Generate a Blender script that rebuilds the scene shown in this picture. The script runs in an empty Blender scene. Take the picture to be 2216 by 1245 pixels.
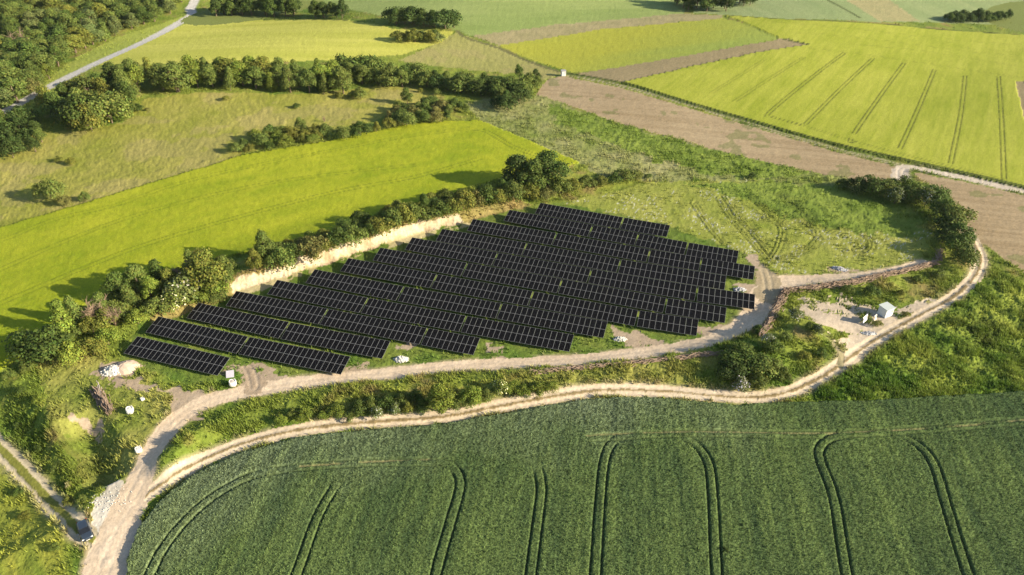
import bpy, math, random
import numpy as np
from mathutils import Vector, Matrix, Euler

# ------------------------------------------------------------------ camera, sky, sun, exposure
S = bpy.context.scene
COL = S.collection
CAM_H, FPX, PITCH = 97.0, 1600.0, math.radians(34.37)
cd = bpy.data.cameras.new('camera'); cam = bpy.data.objects.new('camera', cd); COL.objects.link(cam)
cam.location = (0, 0, CAM_H); cam.rotation_euler = (math.pi/2-PITCH, 0, 0)
cd.sensor_width = 36.0; cd.lens = 36.0*FPX/2216.0; cd.clip_start = 1.0; cd.clip_end = 9000.0
S.camera = cam
SUN_EL = math.radians(21.0)
SUN_AZ = math.radians(-17.0)            # direction the light comes from, measured from +X
sx, sy = math.cos(SUN_AZ), math.sin(SUN_AZ)
W = bpy.data.worlds.new('World'); S.world = W; W.use_nodes = True
nt = W.node_tree; bg = nt.nodes['Background']; sky = nt.nodes.new('ShaderNodeTexSky')
sky.sky_type = 'NISHITA'; sky.sun_disc = False; sky.sun_elevation = SUN_EL
sky.sun_rotation = math.atan2(sx, sy) % (2*math.pi)
sky.air_density = 1.0; sky.dust_density = 1.0; sky.ozone_density = 1.0
nt.links.new(sky.outputs[0], bg.inputs[0]); bg.inputs[1].default_value = 0.08
sl = bpy.data.lights.new('sun', 'SUN'); sl.energy = 5.0; sl.angle = math.radians(0.5); sl.color = (1.0, 0.88, 0.67)
so = bpy.data.objects.new('sun', sl); COL.objects.link(so)
so.rotation_euler = Vector((-sx*math.cos(SUN_EL), -sy*math.cos(SUN_EL), -math.sin(SUN_EL))).to_track_quat('-Z', 'Y').to_euler()
so.location = (300, -90, 200)
S.view_settings.view_transform = 'Standard'; S.view_settings.look = 'None'
S.view_settings.exposure = 1.2; S.view_settings.gamma = 1.0

# ------------------------------------------------------------------ numeric helpers
cP, sP = math.cos(PITCH), math.sin(PITCH)
def ray(px, py):
    a = (px-1108)/FPX; b = (622.5-py)/FPX
    return a, cP+b*sP, -sP+b*cP
def at_z(px, py, z=0.0):
    a, b, c = ray(px, py); t = (z-CAM_H)/c
    return a*t, b*t
def proj(x, y, z):
    d = y*cP+(CAM_H-z)*sP
    return 1108+FPX*x/d, 622.5+FPX*((CAM_H-z)*cP-y*sP)/d
def flat(pts): return np.array([at_z(*p) for p in pts])
def sstep(a, b, x):
    t = np.clip((x-a)/(b-a), 0, 1); return t*t*(3-2*t)
def hash2(i, j, s):
    h = (i*374761393+j*668265263+s*1442695041) & 0xffffffff
    h = ((h ^ (h >> 13))*1274126177) & 0xffffffff
    return ((h ^ (h >> 16)) & 0xffffff)/float(0xffffff)
def vnoise(x, y, s=0):
    xi = np.floor(x).astype(np.int64); yi = np.floor(y).astype(np.int64)
    fx = x-xi; fy = y-yi; fx = fx*fx*(3-2*fx); fy = fy*fy*(3-2*fy)
    a = hash2(xi, yi, s); b = hash2(xi+1, yi, s); c = hash2(xi, yi+1, s); d = hash2(xi+1, yi+1, s)
    return (a*(1-fx)+b*fx)*(1-fy)+(c*(1-fx)+d*fx)*fy
def fbm(x, y, sc, s=0, o=4):
    v = 0; a = 0.5; t = 0
    for k in range(o):
        v = v+a*vnoise(x/sc+17.3*k, y/sc-9.1*k, s+k); t += a; a *= .55; sc /= 2.1
    return v/t
def rot2(x, y, deg):
    c, s = math.cos(math.radians(deg)), math.sin(math.radians(deg))
    return x*c+y*s, -x*s+y*c
def pip(X, Y, poly):
    r = np.zeros(X.shape, bool)
    m = (X >= poly[:, 0].min()) & (X <= poly[:, 0].max()) & (Y >= poly[:, 1].min()) & (Y <= poly[:, 1].max())
    x = X[m]; y = Y[m]; q = np.zeros(x.shape, bool)
    n = len(poly)
    for i in range(n):
        x1, y1 = poly[i]; x2, y2 = poly[(i+1) % n]
        if y1 == y2: continue
        c = (y1 > y) != (y2 > y)
        q ^= c & (x < (x2-x1)*(y-y1)/(y2-y1)+x1)
    r[m] = q
    return r
def dpl(X, Y, pl, R=60.0, amp=None):
    """distance to polyline (inf beyond R of its box), side (+ left), interpolated value"""
    D = np.full(X.shape, 1e9); Sd = np.zeros(X.shape); A = np.zeros(X.shape)
    m = (X >= pl[:, 0].min()-R) & (X <= pl[:, 0].max()+R) & (Y >= pl[:, 1].min()-R) & (Y <= pl[:, 1].max()+R)
    x = X[m]; y = Y[m]
    if x.size == 0: return D, Sd, A
    d = np.full(x.shape, 1e9); s = np.zeros(x.shape); a = np.zeros(x.shape)
    for i in range(len(pl)-1):
        p = pl[i]; v = pl[i+1]-p; L2 = v@v
        if L2 < 1e-9: continue
        t = np.clip(((x-p[0])*v[0]+(y-p[1])*v[1])/L2, 0, 1)
        ex = x-p[0]-t*v[0]; ey = y-p[1]-t*v[1]; q = np.hypot(ex, ey)
        k = q < d; d = np.where(k, q, d); s = np.where(k, np.sign(v[0]*ey-v[1]*ex), s)
        if amp is not None: a = np.where(k, amp[i]+(amp[i+1]-amp[i])*t, a)
    D[m] = d; Sd[m] = s; A[m] = a
    return D, Sd, A
def smooth(pts, n=5):
    p = np.array(pts, float); out = []
    for i in range(len(p)-1):
        p0 = p[max(i-1, 0)]; p1 = p[i]; p2 = p[i+1]; p3 = p[min(i+2, len(p)-1)]
        for k in range(n):
            t = k/n
            out.append(.5*((2*p1)+(-p0+p2)*t+(2*p0-5*p1+4*p2-p3)*t*t+(-p0+3*p1-3*p2+p3)*t**3))
    out.append(p[-1]); return np.array(out)

# ------------------------------------------------------------------ terrain
BANK = flat([(230, 730), (330, 708), (420, 672), (480, 648), (530, 626), (562, 615), (600, 603), (640, 591), (681, 579), (718, 567), (754, 555), (790, 543), (823, 532), (858, 521), (892, 511), (925, 501), (957, 493), (1024, 474), (1103, 454), (1170, 438), (1250, 421), (1340, 402), (1420, 388)])
BANK_A = np.array([.6, .8, 1.0, 1.3, 1.9, 2.3, 2.5, 2.6, 2.6, 2.6, 2.6, 2.6, 2.6, 2.5, 2.4, 2.2, 2.0, 1.4, 1.0, .6, .35, .15, 0])
class Step:     # a bank of earth: height a on the left of the line (right when a < 0 side is flipped), eased over w, fading over f
    def __init__(self, pl, am, w, f, lo=0.0, hi=0.0, side=1, hold=0.0):
        self.side = side; self.w = w; self.f = f; self.hold = hold; self.am = np.array(am, float)
        b = pl[-1]-pl[0]; self.deg = math.degrees(math.atan2(b[1], b[0])); self.bs, self.bt = rot2(pl[:, 0], pl[:, 1], self.deg); self.lo = lo; self.hi = hi
    def st(self, x, y):
        s, t = rot2(x, y, self.deg)
        xs = np.r_[self.bs[0]-self.lo-.01, self.bs, self.bs[-1]+self.hi+.01]; ys = np.r_[0, self.am, 0]
        return self.side*(t-np.interp(s, self.bs, self.bt)), np.interp(s, xs, ys)
    def h(self, x, y):
        t, a = self.st(x, y)
        if self.lo > 50:
            s, _ = rot2(x, y, self.deg); m = sstep(2, 22, t)
            a = a*(1-m)+m*1.5*sstep(self.bs[0]-self.lo, self.bs[0]+110, s)*(1-sstep(self.bs[-1]-130, self.bs[-1]+20, s))
        return a*sstep(0, self.w, t)*np.exp(-(np.maximum(t-self.hold, 0)/self.f)**2)
BANK_S = Step(BANK, BANK_A, 3.0, 150.0, 90.0, 0.0)
PIT_S = Step(flat([(222, 872), (240, 890), (264, 930), (300, 990), (312, 1012)]), [0, -2.4, -3.2, -2.6, 0], 5.5, 4.5, side=-1, hold=5.5)
LOW_S = Step(flat([(-85, 690), (5, 785), (85, 868), (147, 945), (192, 1003), (215, 1050), (225, 1085)]), [-.5, -2.0, -2.7, -2.7, -2.4, -1.3, 0], 6.2, 60.0, 40.0, side=-1, hold=10.0)
RIDGES = [  # polyline px, heights, half width (right / left of travel), each a real bank of earth
    ([(345, 1045), (364, 1005), (420, 952), (500, 915)], [.2, 1.9, 1.6, .5], 2.6),
    ([(105, 880), (120, 950), (175, 1030)], [.4, 1.5, .3], 1.8),
    ([(560, 893), (740, 868), (900, 850), (1250, 815), (1500, 788), (1560, 775)], [.3, 1.1, 1.2, 1.2, 1.4, 1.0], 4.5),
    ([(1560, 785), (1640, 770), (1720, 735), (1775, 720)], [1.0, 2.6, 2.4, .8], 6.5),
    ([(1700, 700), (1760, 730), (1800, 760)], [.8, 1.5, .6], 4.0),
    ([(1720, 635), (1800, 622), (1900, 612), (2000, 590)], [.3, 1.1, 1.2, .4], 3.5),
    ([(1900, 800), (2050, 720), (2140, 650)], [.3, .9, .4], 7.0),
]
RIDGES = [(flat(a), np.array(b), c) for a, b, c in RIDGES]
def terrain(x, y):
    x = np.asarray(x, float); y = np.asarray(y, float)
    w = sstep(190, 330, y)
    h = w*(2.6*np.sin(x/61.0+.6)*np.sin(y/55.0+.4)+1.6*np.sin(x/34.0-y/41.0))
    h = h+BANK_S.h(x, y)+PIT_S.h(x, y)+LOW_S.h(x, y)
    for pl, am, wd in RIDGES:
        d, s, a = dpl(x, y, pl, 25.0, am)
        h = h+a*np.exp(-(d/wd)**2)
    return h
def hgt(x, y): return float(terrain(np.array([x]), np.array([y]))[0])
def at(px, py):
    z = 0.0
    for k in range(14):
        x, y = at_z(px, py, z); z = .4*z+.6*hgt(x, y)
    return x, y
def gp(pts, n=0):
    q = np.array([at(*p) for p in pts]); return smooth(q, n) if n else q

# ------------------------------------------------------------------ zones of the land, traced as the fields lie
# 0 grass, 1 dry meadow, 2 hill barley, 3 brown soil, 4 right barley, 5 far green, 6 dark wheat, 7 gravel road, 8 dirt track, 9 chalk, 10 bare ground, 11 far yellow, 12 paved road
P_ = {}
DRY = [(0, 330), (60, 285), (150, 285), (270, 265), (310, 215), (440, 200), (640, 205), (830, 185), (900, 190), (960, 205), (900, 240), (850, 250), (700, 290), (520, 336), (480, 352), (160, 447), (0, 494), (-260, 560), (-260, 400)]
HILL = [(-260, 570), (0, 494), (160, 447), (480, 352), (520, 338), (700, 308), (870, 272), (960, 263), (1040, 262), (1255, 353), (1200, 372), (1090, 385), (1000, 415), (870, 450), (760, 497), (640, 520), (560, 545), (470, 560), (300, 610), (140, 680), (70, 760), (0, 805), (-260, 900)]
WILD = [(1000, 225), (1100, 205), (1170, 205), (1300, 262), (1480, 305), (1620, 343), (1760, 372), (1880, 392), (1840, 425), (1600, 395), (1400, 392), (1300, 385), (1255, 353), (1040, 262)]
WILDG = [(1180, 222), (1330, 268), (1480, 308), (1620, 343), (1770, 376), (1640, 388), (1500, 372), (1400, 340), (1290, 300), (1200, 262)]
BROWN = [(1162, 205), (1172, 184), (1190, 170), (1219, 165), (1340, 190), (1500, 237), (1650, 281), (1800, 326), (1940, 362), (1946, 388), (1880, 394), (1760, 373), (1620, 343), (1480, 305), (1330, 264), (1200, 217)]
BROWN2 = [(1978, 374), (2010, 378), (2100, 396), (2216, 424), (2400, 470), (2400, 700), (2216, 592), (2125, 528), (2085, 480), (2050, 420), (2000, 396)]
WEDGE = [(1245, 160), (1290, 153), (1480, 122), (1700, 84), (1748, 97), (1650, 112), (1480, 148), (1345, 179), (1300, 172)]
RIGHT = [(1345, 179), (1480, 148), (1650, 112), (1748, 97), (1690, 85), (1610, 50), (1568, 34), (1700, 43), (1900, 52), (2216, 76), (2420, 88), (2420, 480), (2216, 408), (1970, 352), (1800, 312), (1650, 270), (1480, 220)]
RPATCH = [(2196, 176), (2420, 190), (2420, 360), (2225, 300)]
MIDY = [(1078, 98), (1300, 64), (1562, 40), (1608, 50), (1690, 85), (1480, 122), (1290, 153), (1240, 158), (1150, 130)]
PALE = [(1020, 78), (1200, 54), (1480, 29), (1566, 34), (1562, 40), (1300, 64), (1078, 98)]
FARG = [(640, -60), (640, 8), (750, 20), (850, 42), (990, 66), (1020, 78), (1200, 54), (1480, 29), (1500, -60)]
FARG2 = [(1500, -60), (1500, 28), (1568, 33), (1700, 42), (1890, 48), (2000, 48), (2216, 52), (2420, 60), (2420, -60)]
FARSTRIP = [(1790, -60), (1830, 0), (1905, 47), (1990, 46), (1925, 0), (1880, -60)]
FARY = [(435, 45), (470, 40), (750, 43), (850, 62), (985, 68), (955, 92), (870, 118), (760, 128), (560, 138), (270, 142), (215, 140), (300, 98), (400, 52)]
VERGE = [(60, 230), (100, 175), (170, 122), (250, 82), (330, 57), (410, 30), (425, 40), (400, 52), (300, 98), (190, 148), (70, 225)]
LIGHT = [(950, 92), (988, 70), (1078, 103), (1219, 160), (1170, 178), (1130, 160), (1000, 150), (860, 132)]
WHEAT = [(120, 1500), (240, 1245), (290, 1160), (345, 1090), (420, 1032), (525, 984), (650, 951), (800, 934), (960, 922), (1100, 897), (1250, 871), (1340, 864), (1450, 868), (1600, 881), (1690, 874), (1850, 873), (2000, 864), (2216, 851), (2500, 835), (2500, 1500)]
WEEDS = [(1700, 872), (1790, 830), (1850, 795), (1990, 700), (2090, 640), (2130, 580), (2216, 612), (2500, 720), (2500, 836), (2216, 851), (2000, 864), (1850, 873)]
ARRAYG = [(300, 700), (520, 615), (820, 520), (1080, 455), (1250, 432), (1640, 520), (1660, 640), (1520, 745), (1200, 785), (850, 805), (600, 825), (400, 830), (260, 780)]
FLOWER = [(1225, 438), (1400, 394), (1620, 390), (1800, 405), (1880, 440), (2010, 500), (2010, 545), (1900, 585), (1720, 600), (1640, 560), (1450, 490)]
LUSH = [(1480, 398), (1640, 392), (1800, 402), (1900, 440), (2000, 480), (1990, 512), (1850, 500), (1760, 490), (1690, 470), (1640, 440), (1560, 420)]
YARD = [(1695, 668), (1740, 648), (1830, 646), (1890, 662), (1905, 690), (1880, 706), (1830, 722), (1770, 700)]
YARD2 = [(1800, 730), (1840, 722), (1890, 700), (1920, 680), (2000, 650), (2040, 640), (1900, 720), (1835, 765)]
CORNER = [(-260, 760), (-60, 930), (0, 1000), (60, 1075), (140, 1150), (190, 1190), (205, 1245), (150, 1500), (-400, 1500)]
YARDL = [(90, 770), (215, 775), (340, 835), (365, 900), (300, 1010), (215, 1060), (150, 1000), (95, 900)]
TURN = [(340, 850), (390, 838), (470, 870), (520, 850), (560, 838), (440, 890), (380, 935), (370, 880)]
EMBANK = [(560, 905), (700, 880), (850, 858), (1000, 835), (1150, 812), (1300, 800), (1500, 775), (1560, 765), (1680, 800), (1640, 850), (1450, 836), (1340, 832), (1250, 838), (1100, 865), (960, 890), (800, 905), (650, 918)]
CHALKPATCH = [(200, 1075), (225, 1055), (262, 1045), (285, 1060), (270, 1100), (240, 1140), (210, 1150), (205, 1110)]
SOILS = [[(480, 800), (530, 785), (560, 800), (640, 815), (560, 840)], [(745, 785), (775, 775), (810, 808), (760, 815)], [(845, 742), (900, 744), (890, 752), (850, 752)], [(1040, 745), (1075, 742), (1100, 765), (1130, 785), (1070, 780)],
         [(1316, 706), (1360, 715), (1440, 745), (1380, 760), (1340, 735)], [(1515, 700), (1580, 712), (1540, 720), (1508, 718)], [(1580, 610), (1640, 620), (1650, 640), (1600, 632)], [(1598, 545), (1640, 560), (1660, 600), (1640, 605), (1632, 575)],
         [(1790, 575), (1850, 580), (1840, 592), (1790, 592)], [(215, 790), (250, 776), (298, 782), (300, 805), (270, 822), (215, 815)], [(230, 815), (330, 835), (360, 860), (330, 850), (240, 838)], [(160, 890), (195, 900), (215, 925), (205, 960), (180, 925)]]
INNER = [(215, 1290), (232, 1200), (262, 1120), (300, 1045), (335, 972), (372, 918), (430, 877), (520, 850), (620, 833), (720, 821), (850, 808), (1000, 792), (1150, 785), (1280, 776), (1420, 760), (1520, 742), (1590, 715), (1635, 680), (1655, 640), (1690, 614), (1780, 604), (1900, 592), (2000, 566)]
INNER_W = [3.2, 2.9, 2.6, 2.3, 2.1, 2.1, 2.1, 2.0, 2.0, 1.95, 1.9, 1.9, 2.0, 2.0, 2.1, 2.2, 2.5, 3.0, 3.3, 2.9, 2.4, 1.9, .9]
OUTER = [(262, 1130), (305, 1082), (355, 1045), (420, 1005), (520, 962), (650, 930), (800, 914), (960, 902), (1100, 876), (1250, 850), (1340, 844), (1450, 848), (1600, 860), (1690, 853), (1760, 826), (1820, 788), (1900, 733), (1990, 683), (2060, 645), (2105, 605), (2122, 565), (2108, 525), (2085, 492)]
LEFTT = [(-120, 850), (-40, 930), (20, 990), (75, 1048), (130, 1105), (175, 1150), (220, 1180)]
JUNC = [(1948, 385), (1950, 368), (1966, 362), (2010, 370), (2100, 388), (2216, 415), (2330, 442)]
FTRACK = [(1219, 160), (1340, 185), (1500, 229), (1650, 276), (1800, 320), (1900, 345), (1958, 360)]
FTRACK2 = [(988, 66), (1010, 82), (1078, 104), (1140, 132), (1219, 158)]
PAVED = [(430, -40), (421, 0), (412, 18), (415, 32), (390, 48), (300, 96), (190, 146), (130, 176), (60, 214), (-30, 262), (-200, 340)]
FARLINES = [([(1570, 34), (1700, 43), (1900, 52), (2000, 62), (2110, 70), (2216, 77), (2400, 84)], .5), ([(1695, 85), (1748, 97)], .7), ([(1790, 0), (1860, 38)], .8), ([(470, 40), (560, 41), (640, 42), (750, 44)], .9)]

TRAMS_W = [  # dark wheat (one line per wheel pass, two wheels each)
    ([(254, 1400), (329, 1243), (357, 1190), (406, 1129), (467, 1077), (535, 1040), (590, 1025)], 1), ([(583, 1400), (645, 1243), (690, 1121), (735, 1045)], 1), ([(497, 1400), (572, 1243), (605, 1190)], 0),
    ([(915, 1400), (945, 1243), (977, 1129), (996, 1056), (985, 1022), (960, 1010)], 1), ([(1000, 1025), (960, 1008), (841, 1006), (740, 1010), (640, 1018), (560, 1030)], .75), ([(1010, 1050), (1060, 1015), (1150, 985), (1250, 960)], .5),
    ([(1131, 1400), (1149, 1243), (1163, 1135), (1171, 1060), (1160, 1010)], 1),
    ([(1274, 1400), (1288, 1243), (1297, 1100), (1308, 1000), (1326, 962), (1350, 950)], 1), ([(1250, 955), (1350, 950), (1480, 943), (1620, 945), (1764, 946), (1926, 940), (2210, 917), (2420, 900)], .75), ([(1600, 866), (1790, 885), (1830, 915), (1838, 945)], .5), ([(2060, 850), (2080, 910), (2120, 1010), (2216, 1130)], .35), ([(1920, 1000), (1960, 1090), (2010, 1240)], .3), ([(1660, 960), (1700, 1080), (1730, 1240)], .3), ([(1390, 1080), (1392, 1240)], .3),
    ([(1561, 1400), (1549, 1243), (1540, 1064), (1530, 1004), (1508, 971), (1478, 953)], 1),
    ([(1869, 1400), (1829, 1243), (1803, 1085), (1774, 1004), (1774, 973), (1800, 952), (1850, 945)], 1),
    ([(2150, 1400), (2090, 1243), (2047, 1105), (2017, 1008), (1977, 963), (1930, 945)], 1)]
TRAMS_R = [([(1655, 130), (1537, 204)], .5), ([(1740, 125), (1665, 172), (1588, 222)], .6), ([(1827, 116), (1740, 182), (1664, 246), (1672, 255), (1740, 274)], 1), ([(1889, 128), (1810, 202), (1742, 271)], 1), ([(1957, 137), (1900, 215), (1842, 300), (1850, 306)], 1),
           ([(2022, 152), (1985, 240), (1946, 325)], 1), ([(2088, 165), (2078, 250), (2056, 356)], 1), ([(2160, 167), (2167, 270), (2172, 391)], 1), ([(1740, 274), (1845, 307), (1980, 343), (2170, 391)], .45), ([(1660, 48), (1850, 64), (2216, 98)], .22), ([(1720, 72), (1900, 88), (2216, 122)], .22), ([(1800, 96), (2000, 112), (2216, 146)], .22), ([(1750, 106), (1900, 124), (2050, 146), (2216, 170)], .3)]
TRAMS_H = [([(-100, 545), (0, 525), (115, 479), (250, 447), (371, 405), (500, 372), (740, 324), (885, 297), (1020, 279)], .55), ([(-100, 625), (0, 587), (135, 528), (303, 466), (540, 407), (740, 377), (900, 360)], .6),
           ([(-100, 705), (0, 660), (202, 575), (337, 525), (573, 457), (739, 415), (900, 385), (1040, 345)], .7), ([(1020, 283), (1047, 285), (1085, 305), (1114, 322), (1180, 345)], 1.0)]

# ------------------------------------------------------------------ land mesh (one continuous height field, split by what covers it)
def build_land():
    STEP = 1.12
    us = np.arange(-.80, .8001, STEP/739.0)
    ys = [44.0]
    while ys[-1] < 600:
        zd = ys[-1]*cP+CAM_H*sP; ys.append(ys[-1]+STEP*zd*zd/(739.0*CAM_H))
    ys = np.array(ys); zd = ys*cP+CAM_H*sP
    X = us[None, :]*zd[:, None]; Y = np.repeat(ys[:, None], len(us), 1)
    ny, nx = X.shape
    X = X.ravel(); Y = Y.ravel()
    rng = np.random.default_rng(3)
    cell = np.repeat((STEP*zd/739.0)[:, None], nx, 1).ravel()
    X = X+(rng.random(X.size)-.5)*cell*.5; Y = Y+(rng.random(X.size)-.5)*cell*.5
    Z = terrain(X, Y)
    N = X.size
    lab = np.zeros(N, np.int8); col = np.zeros((N, 3)); dz = np.zeros(N)
    n1 = fbm(X, Y, 22, 1); n2 = fbm(X, Y, 5.5, 2); n3 = fbm(X, Y, 1.6, 3, 3); wn = rng.random(N)
    nb = fbm(X, Y, 60, 9, 3)
    jx = (fbm(X, Y, 3.0, 21, 3)-.5); jy = (fbm(X, Y, 3.0, 22, 3)-.5)
    def mix(a, b, t): return np.array(a)[None, :]*(1-t[:, None])+np.array(b)[None, :]*t[:, None]
    def inn(px, jit=0.0):
        return pip(X+jx*jit, Y+jy*jit, gp(px))
    def streak(deg, la, lb, s):
        a, b = rot2(X, Y, deg); return fbm(a/la, b/lb, 1.0, s, 3)
    # base rough grass
    t = np.clip(n1*1.1+n2*.9-.5, 0, 1)
    col[:] = mix((.085, .145, .019), (.25, .265, .045), t)
    k = np.clip((n2-.58)*5, 0, 1); col = col*(1-k[:, None])+np.array((.21, .175, .06))*k[:, None]
    dz = (n3-.5)*.40+(n2-.5)*.45+(wn-.5)*.14
    def put(m, L, c1, c2, t, rough):
        lab[m] = L; col[m] = mix(c1, c2, np.clip(t[m], 0, 1))
        dz[m] = (n3[m]-.5)*rough+(wn[m]-.5)*rough*.35
    put(inn(VERGE, 2), 0, (.21, .265, .045), (.30, .325, .065), n1, .3)
    put(inn(LIGHT, 4), 1, (.22, .23, .06), (.30, .28, .10), n1*.6+n2*.4, .3)
    put(inn(DRY, 3), 1, (.20, .215, .032), (.315, .285, .075), n1*1.5+n2*.9-.75, .38)
    m = (lab == 1) & (fbm(X, Y, 12, 61, 4) > .56) & (Y < 330); k = m[:]; col[k] = col[k]*.72+np.array((.30, .24, .12))*.28
    m = inn(WILD, 4); put(m, 0, (.15, .19, .035), (.30, .285, .13), n1*1.2+n2*1.0-.6, .5)
    put(inn(WILDG, 8), 0, (.11, .165, .022), (.20, .25, .045), n2*1.3-.2, .55)
    put(inn(CORNER, 3), 0, (.09, .15, .02), (.26, .27, .042), streak(128, 18, 3.0, 51)*1.7+n1*.5-.65, .3)
    put(inn(YARDL, 5), 0, (.14, .18, .028), (.33, .30, .085), n1*.9+n2*1.3-.65, .4)
    put(inn(EMBANK, 2), 0, (.13, .185, .026), (.27, .235, .065), n1*1.0+n2*1.2-.65, .6)
    put(inn(WEEDS, 1), 0, (.080, .145, .016), (.275, .30, .05), n1*1.2+n2*1.5-.9, .95)
    put(inn(ARRAYG, 2), 0, (.075, .14, .018), (.17, .20, .04), n2*1.4-.2, .35)
    m = inn(FLOWER, 5); put(m, 0, (.175, .215, .03), (.30, .30, .075), n1*.8+n2*1.2-.5, .26)
    k = m & (n2 > .5) & (rng.random(N) > .92); col[k] = (.40, .41, .31)
    put(inn(LUSH, 9), 0, (.10, .155, .02), (.19, .24, .042), n2*1.4-.2, .5)
    # fields
    xr, yr = rot2(X, Y, 0)
    m = inn(FARG, 2); put(m, 5, (.185, .245, .068), (.255, .305, .10), streak(5, 40, 6, 31)*1.3-.15, .15)
    m = inn(FARG2, 2); put(m, 5, (.19, .245, .10), (.25, .29, .13), streak(100, 45, 5, 32)*1.3-.2, .12)
    put(inn(FARSTRIP, 2), 1, (.24, .235, .11), (.33, .29, .14), n2, .2)
    put(inn(PALE, 2), 1, (.235, .215, .10), (.33, .28, .15), n2*1.2-.1, .2)
    m = inn(MIDY, 1.5)
    q = streak(12, 60, 12, 33); px_, py_ = proj(X, Y, Z)
    g = np.clip((px_-1330)/260+(py_-90)/120, 0, 1)
    put(m, 11, (.31, .315, .04), (.20, .26, .055), g*.8+q*.6-.3, .18)
    m = inn(FARY, 1.5); put(m, 11, (.33, .345, .055), (.43, .42, .09), streak(2, 60, 5, 34)*1.5-.25, .16)
    m = inn(RIGHT, .8); put(m, 4, (.225, .265, .022), (.35, .36, .054), streak(58, 30, 4, 35)*.6+streak(58, 14, 1.0, 52)*.8+n1*.9-.7, .1)
    dz[m] += .3
    m = inn(HILL, 1.0); put(m, 2, (.185, .24, .010), (.325, .34, .022), streak(28, 30, 5, 36)*.6+n1*.9+n2*.5+n3*.5-.8, .16)
    dz[m] += .4
    m = inn(WEDGE, 1.5) | inn(RPATCH, 1); put(m, 3, (.20, .165, .085), (.28, .225, .125), n1*.7+n2*.5, .12)
    m = inn(BROWN, 1.6) | inn(BROWN2, 1.6)
    q = streak(-14, 40, 1.4, 37); put(m, 3, (.25, .186, .106), (.39, .305, .19), q*.9+n1*.7-.35, .1)
    k = m & (fbm(X, Y, 9, 41, 3) > .69); col[k] = col[k]*.55+np.array((.10, .14, .03))*.45
    m = inn(WHEAT, .5)
    q = streak(83, 26, 2.2, 38)*.55+streak(83, 7, .55, 39)*.45; put(m, 6, (.054, .088, .032), (.116, .162, .048), q*2.0+n1*.7+n2*.3-1.0, .05)
    pxx, pyy = proj(X, Y, Z); k = np.clip((n1*.6+nb*.5-.55)*2+.9-(pxx-200)/1700-(pyy-930)/330, 0, 1)*m; gx = np.array((.19, .212, .142))*(.55+.9*wn[:, None]); col = col*(1-.62*k[:, None])+gx*.62*k[:, None]
    dz[m] += .70+(wn[m]-.5)*.06+(q[m]-.5)*.16
    col[m] *= (.6+.8*wn[m])[:, None]
    # wheel tracks pressed through the crops
    def trams(lst, L, wid, pair, soil, depth):
        for pts, am in lst:
            pl = gp(pts, 6); d, s, a = dpl(X, Y, pl, 6.0)
            dd = np.abs(d-pair)+(n3-.5)*.12
            for e0, e1 in ((pl[0], pl[1]), (pl[-1], pl[-2])):
                tv = (e1-e0)/np.linalg.norm(e1-e0); near = np.hypot(X-e0[0], Y-e0[1]) < 6
                dd = np.where(near & ((X-e0[0])*tv[0]+(Y-e0[1])*tv[1] < 0), 9., dd)
            w = float(am) if am else .7
            fade = np.minimum(sstep(0, 4, np.hypot(X-pl[0][0], Y-pl[0][1])), sstep(0, 4, np.hypot(X-pl[-1][0], Y-pl[-1][1]))) if L == 6 else 1.0
            cov = fade*np.clip((wid-dd)/(cell*1.0)+.5, 0, 1)*((lab == L) & (d < 5)); k = cov > 0
            cv = (cov[k]*w*(.75+.5*n2[k]))[:, None].clip(0, .92); col[k] = col[k]*(1-cv)+np.array(soil)*cv
            w2 = cov[k]*(w if am >= .7 else w*.2); dz[k] = dz[k]*(1-w2)+w2*depth
    trams(TRAMS_W, 6, .14, .8, (.042, .064, .022), .3)
    trams(TRAMS_R, 4, .17, .62, (.055, .065, .012), .25)
    trams(TRAMS_H, 2, .16, .85, (.085, .115, .01), .3)
    # pale headland line in the wheat
    pl = gp([(1270, 949), (1340, 944), (1480, 940), (1620, 941), (1764, 943), (1926, 937), (2060, 929), (2216, 914), (2420, 898)], 4)
    d, s, a = dpl(X, Y, pl, 5); cv = np.clip((.16-d)/cell+.5, 0, 1)*(lab == 6)*sstep(.3, .5, n2)*.9; col = col*(1-cv[:, None])+np.array((.25, .215, .10))*cv[:, None]; dz -= .3*cv
    pl = gp([(650, 1015), (740, 1009), (841, 1003), (930, 1000)], 4)
    d, s, a = dpl(X, Y, pl, 5); cv = np.clip((.16-d)/cell+.5, 0, 1)*(lab == 6)*sstep(.3, .5, n2)*.9; col = col*(1-cv[:, None])+np.array((.25, .215, .10))*cv[:, None]; dz -= .3*cv
    # vehicle marks curling through the flower meadow and the weeds
    for pts, w in [([(1555, 430), (1585, 475), (1625, 520), (1660, 560)], .35), ([(1568, 425), (1600, 470), (1640, 515), (1672, 556)], .35), ([(1622, 425), (1650, 445), (1710, 470), (1755, 490), (1765, 510)], .4), ([(1640, 440), (1690, 478), (1745, 488)], .35), ([(1680, 420), (1720, 450), (1752, 480)], .5), ([(1690, 418), (1735, 450), (1762, 478)], .5),
                   ([(1655, 470), (1690, 492), (1685, 530), (1668, 560)], .35), ([(1780, 490), (1850, 500), (1885, 525), (1870, 548), (1830, 545)], .35), ([(1690, 560), (1750, 535), (1770, 515)], .5), ([(1500, 440), (1560, 520), (1650, 575)], .25), ([(1790, 500), (1840, 515), (1865, 530), (1850, 540)], .3),
                   ([(2105, 715), (2130, 700), (2140, 720), (2120, 745)], .5), ([(2090, 705), (2115, 690), (2150, 710), (2135, 750)], .4), ([(2070, 660), (2130, 690), (2216, 720)], .4), ([(1960, 690), (2060, 700), (2180, 760)], .35),
                   ([(112, 890), (108, 930), (135, 970), (190, 1020), (235, 1050)], .45), ([(128, 885), (125, 925), (150, 965), (205, 1015)], .4)]:
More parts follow.
